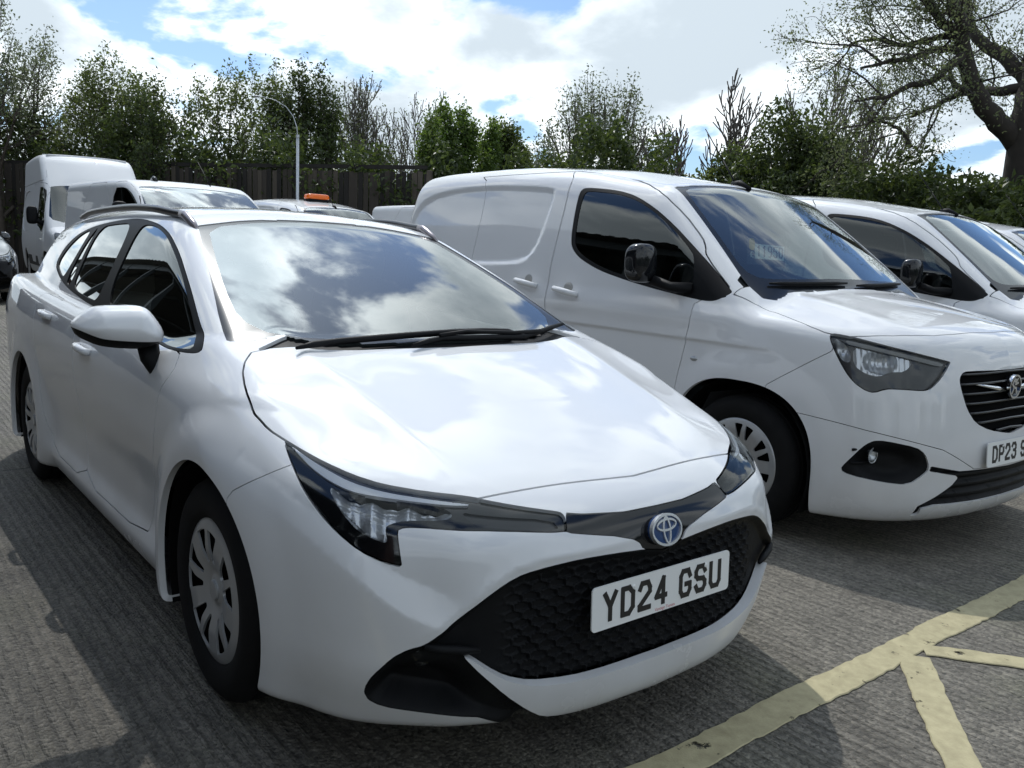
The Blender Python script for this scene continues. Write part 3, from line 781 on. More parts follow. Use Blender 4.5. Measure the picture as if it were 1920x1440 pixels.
def number_plate(parent, text, x, z, tilt, u0=None, dealer=None):
    """white front plate 520 x 111 mm; its face looks along +x"""
    c, s = math.cos(tilt), math.sin(tilt)
    fr = lambda u, v, d: (x+d*c-v*s, u, z+v*c+d*s)            # u to the car's left, seen from the front it reads left to right
    pl = B(); R = .012; o = []
    for cx, cy, a0 in ((.26-R, .0555-R, 0), (-.26+R, .0555-R, 90), (-.26+R, -.0555+R, 180), (.26-R, -.0555+R, 270)):
        for k in range(5): a = math.radians(a0+k*22.5); o.append((cx+R*math.cos(a), cy+R*math.sin(a)))
    p = pl.prism(o, 0, .004, fr).build('number_plate', 'plate_white', parent)
    n = len(text.replace(' ', '')); wid = n*.061+.033-.011
    lettering(p, 'plate_black', text, -wid/2 if u0 is None else u0, -.0395, .079, .050, .061, .0135, fr, .0042, .0052)
    for u in (-.118, .158):
        b = B(); b.lathe([(.0005, .0065), (.005, .006), (.0065, .0042)], 16, ax=0); b.V = [fr(v[1]+u, v[2]+.032, v[0]) for v in b.V]; b.build('screw_cap', 'plate_white', p, smooth=True)
    if dealer:
        cu = bpy.data.curves.new('dealer', 'FONT'); cu.body = dealer; cu.size = .012; cu.align_x = 'CENTER'
        to = bpy.data.objects.new('dealer', cu); COL.objects.link(to); dg = bpy.context.evaluated_depsgraph_get(); me = to.to_mesh()
        V = [fr(v.co.x+.0, v.co.y-.0515, .0044) for v in me.vertices]; Fc = [tuple(q.vertices) for q in me.polygons]
        to.to_mesh_clear(); bpy.data.objects.remove(to); mesh_obj('dealer_lettering', np.array(V), Fc, 'plate_red', p, smooth=False)
    return p

def hexcell(u, v, a):
    """distance to the border of a stretched honeycomb"""
    v = v*1.9; s3 = math.sqrt(3)
    q = np.stack([u, v], 1); best = np.full(len(u), 9.); sec = best.copy()
    for off in ((0, 0), (a*s3/2, a*1.5)):
        cx = np.round((q[:, 0]-off[0])/(a*s3))*a*s3+off[0]; cy = np.round((q[:, 1]-off[1])/(a*3))*a*3+off[1]
        for dx in (-a*s3, 0, a*s3):
            d = np.hypot(q[:, 0]-cx-dx, q[:, 1]-cy)
            sec = np.where(d < best, best, np.minimum(sec, d)); best = np.minimum(best, d)
    return (sec-best)*.5

def build_estate(H=.0125):
    Ff = estate_F
    car = empty('estate_car', (0, 0, 0), 0, 'white estate car with black roof rails parked front-out, plate YD24 GSU', 'car')
    m = surface(Ff, (-3.85, -.96, .1), (1.0, .96, 1.52), H)
    # wheel openings
    for cx in (0., -EW_BASE):
        v = np.where((np.abs(m.V[:, 1]) > .45) & (m.V[:, 2] < .9), np.hypot(m.V[:, 0]-cx, (m.V[:, 2]-.318)*(1.0 if cx == 0 else 1.02))-.370, .12)
        m = split(m, v)[1]
    # keep the underside open between the sills
    m = split(m, np.where((m.N[:, 2] < -.6) & (np.abs(m.V[:, 1]) < .70) & (m.V[:, 0] < .5), -1., 1.)*.05)[1]
    # ---- windscreen
    # windscreen border as a symmetrical outline in plan
    ws_poly = E_WS_POLY
    up = lambda k: (k.V[:, 2] > .90) & (k.N[:, 2] > .15) & (k.N[:, 0] > .25) & (k.V[:, 2] > e_hood(k.V[:, 0], np.abs(k.V[:, 1]))+.008)
    ws, m = cut(m, TOP, ws_poly, up)
    clear, frit = cut(ws, TOP, E_WS_CLEAR)
    w = part('windscreen', clear, 'windscreen_glass', car, off=-.003)
    part('black_border', frit, 'frit_black', w, off=-.003)
    # ---- side windows
    dlo = outline(Ff, SIDE, C1((1046, 1062), (1030, 960), (980, 760), (930, 600), (880, 490), (820, 437), (720, 408), (600, 422), (480, 452), (400, 492), (330, 562), (285, 645), (300, 700), (330, 750), (420, 825), (480, 862), (600, 925), (720, 1005), (850, 1075), (930, 1097), (1000, 1105), (1036, 1095)), tag='dlo')
    sidesel = lambda k: (np.abs(k.V[:, 1]) > .35) & (k.V[:, 2] > .80) & (np.abs(k.N[:, 1]) > .3)
    win, m = cut(m, SIDE, dlo, sidesel, .002)
    panes = [('front', C1((742, 440), (800, 446), (862, 500), (912, 622), (950, 745), (1005, 990), (1000, 1082), (930, 1080), (850, 1058), (720, 985), (560, 885), (575, 760), (650, 590), (700, 490))),
             ('rear', C1((524, 452), (600, 438), (678, 433), (640, 530), (560, 700), (494, 842), (440, 812), (372, 768), (420, 650))),
             ('vent', C1((497, 462), (508, 458), (410, 640), (358, 758), (338, 742), (400, 610))),
             ('quarter', C1((478, 462), (420, 490), (345, 565), (296, 645), (312, 700), (328, 712), (400, 588)))]
    glasses = []
    for nm, px in panes:
        g, win = cut(win, SIDE, outline(Ff, SIDE, px, 2, tag=nm))
        glasses.append((nm, g))
    for h in halves(win): part('window_trim', h, 'trim_black', car, .01)
    # ---- front end pieces
    fsel = lambda k: (k.V[:, 0] > .2)
    lamp_px = C3((562, 112), (640, 158), (740, 213), (860, 268), (1000, 313), (1200, 348), (1400, 368))+C4((600, 208), (900, 258), (975, 268), (992, 330), (990, 355), (700, 347), (400, 337), (262, 331), (226, 346), (247, 508), (232, 508))+C3((1000, 657), (900, 607), (800, 527), (720, 442), (650, 342), (600, 232), (566, 140))
    QL = QUART(38)
    lampo = outline(Ff, QL, lamp_px, 1, sharp=(0, 7, 10, 15, 16), tag='lamp')
    lsel = lambda k: (k.V[:, 0] > .1) & (k.V[:, 2] > .30) & (k.N[:, 0] > -.2)
    lamp, m = cut(m, QL, lampo, lsel, .003)
    garn = outline(Ff, FRONT, C4((985, 268), (1060, 273), (1250, 263), (1400, 232)), 1, tag='garn')
    gl = outline(Ff, FRONT, C4((1335, 432), (1320, 402), (1290, 386), (1200, 371), (990, 357)), 0, tag='garn2')
    zt = FRONT(hits(Ff, C4((1400, 232)), tag='gt'))[0, 1]
    GP = np.concatenate([FRONT(hits(Ff, C4((985, 268), (1060, 273), (1250, 263)))), [[.0, zt], [-.1, zt]], [[-.1, .545]], [[.0, .548]], FRONT(hits(Ff, C4((1335, 432), (1320, 402), (1290, 386), (1200, 371), (990, 357))))])
    garnish, m = cut(m, FRONT, GP, lambda k: (k.V[:, 0] > .45), .002)
    OP = np.concatenate([FRONT(hits(Ff, C4((1335, 432), (1200, 450), (1050, 475), (900, 512), (800, 541), (720, 582), (600, 670), (450, 790), (345, 866), (280, 880), (200, 920), (110, 1000), (75, 1060), (85, 1103), (150, 1137), (300, 1162), (450, 1180), (590, 1188)), tag='open')), [[.30, .10], [-.1, .10], [-.1, .545], [0, .548]]])
    OP = smooth_poly(OP, 1, True, (0, 17, 18, 19, 20, 21))
    opening, m = cut(m, FRONT, OP, lambda k: (k.V[:, 0] > .35) & (k.N[:, 0] > -.3))
    LIP = E_LIP_POLY; opening = subdiv(opening, 2)
    lip, opening = cut(opening, FRONT, smooth_poly(LIP, 1, True, (0, 8, 9)), None)
    part('front_lip', lip, 'white_paint', car, .03, .012)
    # grille: honeycomb pressed into black plastic
    g = M(opening.V.copy(), opening.N, opening.T); d = hexcell(g.V[:, 1], g.V[:, 2], .027)
    edge = poly_sdf(FRONT(g.V), OP)
    inset = -.022*sstep(0, -.022, edge)-.010*sstep(.0010, .0042, d)*sstep(-.01, -.05, edge)*sstep(.50, .40, np.abs(g.V[:, 1])+.35*np.maximum(g.V[:, 2]-.5, 0))
    fogr = np.hypot(np.abs(g.V[:, 1])-.645, (g.V[:, 2]-.25)*1.2)
    inset = inset-.05*sstep(.15, .05, fogr)*sstep(0, -.03, edge)
    g.V += g.N*inset[:, None]
    e = g.V[g.T]; fn = np.cross(e[:, 1]-e[:, 0], e[:, 2]-e[:, 0]); N = np.zeros_like(g.V)
    for k in range(3): np.add.at(N, g.T[:, k], fn)
    g.N = N/np.maximum(np.linalg.norm(N, axis=1), 1e-12)[:, None]
    part('grille', g, 'black_plastic', car)
    gn = part('upper_grille_bar', garnish, 'gloss_black', car, .015, -.003)
    # ---- headlights
    strip = outline(Ff, QL, C3((572, 116), (640, 168), (740, 232), (860, 295), (1000, 338), (1200, 370), (1390, 392), (1390, 402), (1100, 376), (950, 356), (850, 332), (760, 288), (680, 230), (610, 155)), 1, tag='strip')
    refl = outline(Ff, QL, C3((752, 302), (830, 332), (1000, 362), (1270, 398), (1322, 430), (1300, 458), (1100, 462), (1030, 480), (1008, 500), (1022, 575), (960, 556), (880, 514), (820, 444), (780, 380)), 1, tag='refl')
    turn = outline(Ff, QL, C4((515, 252), (580, 264), (930, 288), (972, 342), (700, 332), (600, 322), (560, 300)), 1, tag='turn')
    for hm, sgn in zip(halves(lamp), (-1, 1)):
        L = part('headlight', hm, 'lamp_lens', car, 0, -.001)
        inner = M(hm.V-hm.N*.014, hm.N, hm.T)
        back = M(hm.V.copy(), hm.N, hm.T)
        back = subdiv(back, 1); rf, back = cut(back, QL, refl); st, back = cut(back, QL, strip); tu, back = cut(back, QL, turn)
        part('bezel', back, 'gloss_black', L, .03, -.010)
        part('daylight_strip', st, 'lamp_silver', L, .012, -.003)
        part('indicator', tu, 'lamp_dark', L, .02, -.016)
        # three reflector bowls
        a = QL(rf.V)[:, 0]; lo, hi = a.min(), a.max(); t = (a-lo)/(hi-lo); zz = rf.V[:, 2]
        c = np.array([.20, .50, .80]); w_ = .17
        bowl = np.max([1-((t-ck)/w_)**2 for ck in c], 0).clip(-.2, 1)
        flut = .0016*np.sin(zz*900)+.002*np.sin(t*60)
        rf.V = rf.V-rf.N*(.018+.030*bowl+flut)[:, None]
        e = rf.V[rf.T]; fn = np.cross(e[:, 1]-e[:, 0], e[:, 2]-e[:, 0]); N = np.zeros_like(rf.V)
        for k in range(3): np.add.at(N, rf.T[:, k], fn)
        rf.N = N/np.maximum(np.linalg.norm(N, axis=1), 1e-12)[:, None]
        part('reflector', rf, 'lamp_bowl', L)
    # ---- bonnet
    hd = TOP(hits(Ff, C1((1250, 1112), (1245, 1180), (1260, 1290), (1310, 1420))+C3((430, -5), (490, 62), (563, 109), (640, 155), (740, 210), (860, 265), (1000, 310), (1200, 345), (1400, 366))+C4((600, 206), (850, 168), (1000, 145), (1200, 114)), tag='hood'))
    xf = E_HOOD_FRONT
    hood_poly = smooth_poly(np.concatenate([[[E_HOOD_REAR[0], -.1]], [[E_HOOD_REAR[0], .0]], [[E_HOOD_REAR[1], .45]], [[E_HOOD_REAR[2], .66]], hd[1:14], [[xf, .0], [xf, -.1]]]), 1, True, (0, len(hd)+1+3))
    bon, m = cut(m, TOP, hood_poly, lambda k: (k.V[:, 2] > .58) & (k.N[:, 2] > .12) & (k.V[:, 0] > -.4), .0055)
    part('bonnet', bon, 'white_paint', car, .018)
    # scuttle between bonnet and glass
    sc_, m = cut(m, TOP, np.array([[-.55, -.1], [.12, -.1], [.12, .55], [-.06, .64], [-.17, .65]]), lambda k: (k.N[:, 2] > .3) & (k.V[:, 2] > .85))
    part('scuttle', sc_, 'black_plastic', car, off=-.012)
    # ---- doors and bumper
    xs = SIDE(hits(Ff, [(337, 664), (325, 697), (301, 729), (294, 754), (289, 812), (287, 872), (288, 960)], tag='door'))
    bs_ = SIDE(hits(Ff, [(140, 640), (145, 690), (150, 770), (155, 835)], tag='bseam'))
    xb = bs_[:, 0].mean()
    fd = smooth_poly(np.concatenate([xs, [[xs[-1, 0]-.05, .285], [xb+.03, .275], [xb+.004, .45], [xb-.003, .80], [xb-.01, 1.04], [xs[0, 0]-.5, 1.04]]]), 1, True, (0, 11, 12))
    rd = smooth_poly(np.array([[xb-.012, 1.04], [xb-.006, .80], [xb+.001, .45], [xb+.028, .275], [-2.13, .275], [-2.24, .40], [-2.31, .62], [-2.37, .80], [-2.44, 1.06]]), 1, True, (0, 8))
    dsel = lambda k: (np.abs(k.V[:, 1]) > .5) & (k.V[:, 2] < 1.1) & (np.abs(k.N[:, 1]) > .25)
    doors = []
    for poly in (fd, rd):
        dm, m = cut(m, SIDE, poly, dsel, .0045)
        for h, s in zip(halves(dm), (-1, 1)): doors.append((part('door', h, 'white_paint', car, .018), s))
    bs = SIDE(hits(Ff, C3((300, 372), (330, 335), (420, 290), (585, 222)), tag='bump'))
    bp = np.concatenate([bs, [[bs[-1, 0]+.02, bs[-1, 1]+.25], [1.2, 1.0], [1.2, .05], [.2, .05]]])
    bm_, m = cut(m, SIDE, bp, lambda k: k.V[:, 0] > .1, .003)
    part('front_bumper', bm_, 'white_paint', car, .012)
    part('body', m, 'white_paint', car, .02)
    # glass into the doors
    for nm, g in glasses:
        for h, s in zip(halves(g), (-1, 1)):
            if not len(h.T): continue
            pr = car
            if nm == 'front': pr = [d for d, q in doors[:2] if q == s][0]
            if nm in ('rear', 'vent'): pr = [d for d, q in doors[2:] if q == s][0]
            part('window', h, 'side_glass' if nm == 'front' else 'privacy_glass', pr, off=-.004)
    estate_details(car, doors)
    return car

def superbox(c, r, p=4., tilt=0., shear=None):
    """rounded box implicit round c with half sizes r"""
    c = np.array(c, float); r = np.array(r, float)
    def F(P):
        q = P-c
        if tilt:
            q = q.copy(); a = math.radians(tilt); x, y = q[:, 0].copy(), q[:, 1].copy(); q[:, 0] = x*math.cos(a)+y*math.sin(a); q[:, 1] = -x*math.sin(a)+y*math.cos(a)
        if shear is not None: q = shear(q)
        n = (np.abs(q/r)**p).sum(1)**(1/p)
        return (n-1)*r.min()
    return F
def both(fn):
    for s in (-1, 1): fn(s)
def flip(m, s):
    """mirror a shell that was made for the right side (y<0)"""
    if s < 0: return m
    k = np.array([1, -1, 1.]); return M(m.V*k, m.N*k, m.T[:, ::-1])
def wheel_liner(parent, x, y0, y1, r, zc, s):
    b = B(); n = 20; V = []; Fc = []
    for i in range(n+1):
        a = math.radians(-25+230*i/n); V += [(x+r*math.cos(a), s*y0, zc+r*math.sin(a)), (x+r*math.cos(a), s*y1, zc+r*math.sin(a))]
    b.add(V, [(2*i, 2*i+1, 2*i+3, 2*i+2) for i in range(n)]); b.add([(V[2*i][0], s*y0, V[2*i][2]) for i in range(n+1)], [tuple(range(n+1))])
    b.build('wheel_liner', 'liner', parent, smooth=False)
def seat(parent, x, y, z, wd=.25, mat='seat_cloth', rake=.22, head=True):
    sh = lambda q: np.stack([q[:, 0]+rake*q[:, 2]-.25*q[:, 1]**2, q[:, 1], q[:, 2]], 1)
    m1 = surface(superbox((x, y, z+.30), (.075, wd, .34), 4, shear=sh), (x-.35, y-.35, z-.15), (x+.35, y+.35, z+.72), .03)
    m2 = surface(superbox((x+.28, y, z), (.27, wd, .075), 4), (x-.1, y-.35, z-.15), (x+.65, y+.35, z+.15), .03)
    se = part('seat', join(m1, m2), mat, parent)
    if head:
        m3 = surface(superbox((x-.165, y, z+.76), (.05, .125, .085), 3.5), (x-.3, y-.2, z+.6), (x, y+.2, z+.95), .02); part('headrest', m3, mat, se)
def ring(b, c, R, r, ax, up, seg=32, k=8):
    c = np.array(c, float); ax = np.array(ax, float)/np.linalg.norm(ax); u = np.cross(ax, up); u /= np.linalg.norm(u); v = np.cross(ax, u)
    o = len(b.V)
    for i in range(seg):
        a = 2*math.pi*i/seg; d = u*math.cos(a)+v*math.sin(a)
        for j in range(k):
            w = 2*math.pi*j/k; b.V.append(tuple(c+d*(R+r*math.cos(w))+ax*r*math.sin(w)))
    for i in range(seg):
        for j in range(k): b.F.append((o+i*k+j, o+((i+1) % seg)*k+j, o+((i+1) % seg)*k+(j+1) % k, o+i*k+(j+1) % k))
    return b
def steering_wheel(parent, c, R=.185, tilt=65):
    a = math.radians(tilt); ax = (-math.sin(a)*-1*0-math.cos(math.radians(90-tilt)), 0, math.sin(math.radians(90-tilt)))
    b = B(); ring(b, c, R, .016, ax, (0, 1, 0)); c = np.array(c); ax = np.array(ax)
    u = np.cross(ax, (0, 1, 0)); b.tube([c-np.array([0, R, 0]), c+ax*-.03, c+np.array([0, R, 0])], [.016, .06, .016], 10, flat=(ax, .4)); b.tube([c-ax*.02, c-u*R*(1 if u[2] > 0 else -1)], .018, 8)
    b.tube([c-ax*.03, c-ax*.35], .035, 8); b.build('steering_wheel', 'dash', parent, smooth=True)
def grid_patch(fn, us, vs):
    """open sheet from fn(u,v)->xyz"""
    V = [fn(u, v) for u in us for v in vs]; n = len(vs)
    return V, [(i*n+j, (i+1)*n+j, (i+1)*n+j+1, i*n+j+1) for i in range(len(us)-1) for j in range(n-1)]
def ellipse_ring(b, cu, cv, a, c, w, fr, d0, d1, seg=40):
    for i in range(seg):
        t0, t1 = 2*math.pi*i/seg, 2*math.pi*(i+1)/seg
        q = []
        for t in (t0, t1): q.append(((cu+a*math.cos(t), cv+c*math.sin(t)), (cu+(a-w*(.55+.45*abs(math.sin(t))))*math.cos(t), cv+(c-w*.8)*math.sin(t))))
        b.prism([q[0][0], q[1][0], q[1][1], q[0][1]], d0, d1, fr)
    return b
def estate_details(car, doors):
    Ff = estate_F
    # wheels
    hol = []
    for k in range(5):
        a = math.radians(90+72*k)
        hol += [(a-.25, .205, .080, .174), (a+.25, .205, .080, .174)]
    prof = [(0, -.016), (.03, -.017), (.045, -.012), (.08, -.020), (.13, -.030), (.17, -.030), (.203, -.022), (.221, -.006)]
    for x in (0., -EW_BASE):
        for s in (-1, 1):
            make_wheel(car, (x, s*EW_TRACK, .3155), s, .3155, .195, .212, hol, prof=prof, rot=math.radians(-8))
            wheel_liner(car, x, .48, .862, .366, .318, s)
    b = B(); b.box((-3.5, -.72, .19), (.62, .72, .26)); b.build('underbody', 'liner', car)
    # cabin
    b = B(); b.add([(-.45, -.74, .42), (-.45, .74, .42), (-3.4, .74, .42), (-3.4, -.74, .42), (-.25, -.70, .86), (-.25, .70, .86)], [(0, 1, 2, 3), (0, 4, 5, 1)]); b.build('cabin_floor', 'dash', car)
    dz = lambda x, y: .955-.05*(y/.7)**2-.10*sstep(-.62, -.80, np.array(x))-.02*(x+.2)**2
    us = np.linspace(-.06, -.80, 14); vs_ = np.linspace(-.70, .70, 15)
    V, Fc = grid_patch(lambda x, y: (x, y, float(min(dz(x, y), E_WS(np.array([x+.16*y*y]))[0]-.02)+.018*math.exp(-((y+.36)/.17)**2-((x+.60)/.14)**2))), us, vs_)
    V += [(-.80, y, .55) for y in vs_]; n = len(vs_); o = 13*n; Fc += [(o+j, o+n+j, o+n+j+1, o+j+1) for j in range(n-1)]
    mesh_obj('dashboard', np.array(V), Fc, 'dash', car)
    steering_wheel(car, (-.86, -.36, .93))
    for y in (-.36, .36): seat(car, -1.38, y, .50)
    seat(car, -2.22, 0, .52, .62, head=False)
    for y in (-.42, 0, .42):
        part('headrest', surface(superbox((-2.42, y, 1.14), (.05, .12, .06), 3.5), (-2.55, y-.2, 1.0), (-2.2, y+.2, 1.3), .025), 'seat_cloth', car)
    q = on_plane([(672, 463)], 0, -.98)[0]; b = B(); b.box((-.99, q[1]-.10, q[2]-.022), (-.968, q[1]+.10, q[2]+.022), .010); b.build('rear_view_mirror', 'trim_grey', car, auto=.5)
    # door mirrors (the left one is folded against the door)
    X0 = -.55
    mo = on_plane([(135, 612), (150, 594), (167, 581), (182, 574), (252, 571), (270, 577), (285, 596), (295, 612), (299, 624), (296, 640), (261, 654), (220, 654), (182, 650), (146, 634)], 0, X0)[:, 1:]
    mo = smooth_poly(mo, 1)
    sl = on_plane([(135, 616), (190, 635), (250, 638), (298, 638)], 0, X0)
    def mF(P):
        d = poly_sdf(P[:, 1:], mo, .3); dep = P[:, 0]-X0-.02-.25*(P[:, 1]+.95)
        d = d+.35*np.maximum(dep, 0)
        return smax(smax(d, dep-.075, .06), -dep-.055, .02)
    mm = surface(mF, (-.75, -1.16, .88), (-.35, -.74, 1.13), .008)
    def mir(s):
        m = mm
        lowc, cap = split(m, m.V[:, 2]-pchip(sl[:, 1], sl[:, 2], m.V[:, 1])-.004)
        glassp, cap = split(cap, np.where(cap.N[:, 0] < -.9, -.01, .01))
        pc = [flip(q, s) for q in (cap, join(M(lowc.V-lowc.N*.003, lowc.N, lowc.T), M(glassp.V-glassp.N*.004, glassp.N, glassp.T)))]
        if s > 0:
            a = math.radians(72); hx, hy = -.76, .84; ca, sa = math.cos(a), math.sin(a)
            Rm = np.array([[ca, -sa, 0], [sa, ca, 0], [0, 0, 1]])
            pc = [M((q.V-[-.53, .86, 0])@Rm.T+[hx, hy, 0], q.N@Rm.T, q.T) for q in pc]
        lm = part('door_mirror', pc[0], 'white_paint', car, .006); part('mirror_housing', pc[1], 'black_plastic', lm)
        q = on_plane([(281, 650), (284, 672), (285, 690)], 0, -.53)
        b = B(); b.tube([(-.55, s*abs(q[0, 1]), q[0, 2]), (-.54, s*abs(q[1, 1]), q[1, 2]), (-.53, s*(abs(q[2, 1])-.012), q[2, 2]), (-.53, s*.80, q[2, 2]-.005)], [.034, .032, .030, .030], 12, flat=((1, 0, 0), .8)); b.build('mirror_stalk', 'black_plastic', lm, smooth=True)
    both(mir)
    # handles
    for (d, s), px in zip((doors[0], doors[1], doors[2], doors[3]), ((160, 655), (160, 655), (90, 590), (90, 590))):
        p = hits(Ff, [px], tag='handle')[0]
        b = B(); P = [(p[0]+.085-.0, s*(p[1]+.004), p[2]-.005), (p[0]+.06, s*(p[1]+.020), p[2]), (p[0], s*(p[1]+.024), p[2]+.004), (p[0]-.07, s*(p[1]+.020), p[2]+.006), (p[0]-.105, s*(p[1]+.002), p[2]+.006)]
        b.tube(P, [.012, .015, .016, .015, .012], 10); b.build('handle', 'white_paint', d, smooth=True)
    # roof rails
    def rail(s):
        b = B(); P = []; R = []
        for x in np.linspace(-1.03, -2.80, 44):
            f = float(sstep(-1.03, -1.20, np.array(x)))*float(sstep(-2.80, -2.6, np.array(x))); y = .540+.022*float(sstep(-1.03, -1.5, np.array(x)))
            base = min(float(E_ROOF(np.array([x]))[0])-.034*(y/.55)**2, float(E_WS(np.array([x+.16*y*y]))[0]))
            P.append((x, s*y, base+.012*f-.005)); R.append(.0125 if x < -1.15 else .0145)
        b.tube(P[3:], R[3:], 10, flat=((0, 0, 1), 1.3)); rl = b.build('roof_rail', 'rail_black', car, smooth=True)
        b = B(); b.tube(P[:5], [.008, .015, .0155, .0145, .0135], 10, flat=((0, 0, 1), 1.2)); b.build('rail_end', 'satin_rail', rl, smooth=True)
    both(rail)
    # badge
    c0 = hits(Ff, [(1253, 990)], tag='badge')[0]; nrm = grad(Ff, np.array([[c0[0], 0, c0[2]]]))[0]; tl = math.atan2(nrm[2], nrm[0])
    fr = lambda u, v, d: (c0[0]+d*math.cos(tl)-v*math.sin(tl), u, c0[2]+v*math.cos(tl)+d*math.sin(tl))
    b = B(); b.prism([(.052*math.cos(t), .0385*math.sin(t)) for t in np.linspace(0, 2*math.pi, 40, endpoint=False)], -.02, .012, fr); bd = b.build('badge', 'emblem_blue', car, auto=.5)
    b = B(); ellipse_ring(b, 0, 0, .056, .0415, .008, fr, .006, .017); ellipse_ring(b, 0, .0125, .037, .0165, .007, fr, .012, .0165); ellipse_ring(b, 0, -.0005, .0145, .036, .007, fr, .012, .016); b.build('emblem', 'emblem_silver', bd)
    number_plate(car, 'YD24 GSU', .902, .4455, math.radians(2.5), dealer='Vantage Toyota')
    # fog lamps
    def fog(s):
        p = hits(Ff, C4((400, 935)), tag='fog')[0]
        b = B(); b.lathe([(.0005, -.012), (.02, -.013), (.030, -.018), (.033, -.026)], 28, ax=0); b.V = [(p[0]-.022+v[0], s*p[1]+v[1], p[2]+v[2]) for v in b.V]; fo = b.build('fog_light', 'lamp_lens', car, smooth=True)
        b = B(); b.lathe([(.0005, -.040), (.02, -.032), (.030, -.022)], 24, ax=0); b.V = [(p[0]-.026+v[0], s*p[1]+v[1], p[2]+v[2]) for v in b.V]; b.build('reflector', 'reflector', fo, smooth=True)
    both(fog)
    q = hits(Ff, C4((352, 874), (430, 886), (520, 890), (605, 890)), tag='shelf')
    for sg in (-1, 1):
        b = B(); b.tube([(p[0]-.004, sg*p[1], p[2]) for p in q], [.010, .012, .012, .006], 8); b.build('fog_shelf', 'black_plastic', car, smooth=True)
    # wipers
    def on_ws(px, lift): 
        o, d = px_rays(px); P = trace(Ff, o, d); P = P[np.abs(Ff(P)) < .02]; g = grad(Ff, P); return P+g/np.linalg.norm(g, axis=1)[:, None]*lift
    for px, rad in (([(556, 662), (585, 655), (640, 648), (760, 637), (850, 630), (905, 628), (950, 629), (966, 633)], .011), ([(772, 656), (800, 648), (830, 642), (980, 639), (1005, 631), (1030, 622), (1052, 614)], .010)):
        b = B(); P = on_ws(px, .016); b.tube(P, [.005]+[rad]*(len(P)-2)+[.007], 8); wi = b.build('wiper', 'black_plastic', car, smooth=True)
    b = B(); b.tube(on_ws([(822, 644), (870, 636), (960, 638), (1010, 634)], .030), .007, 8); b.build('wiper_arm', 'black_plastic', wi, smooth=True)
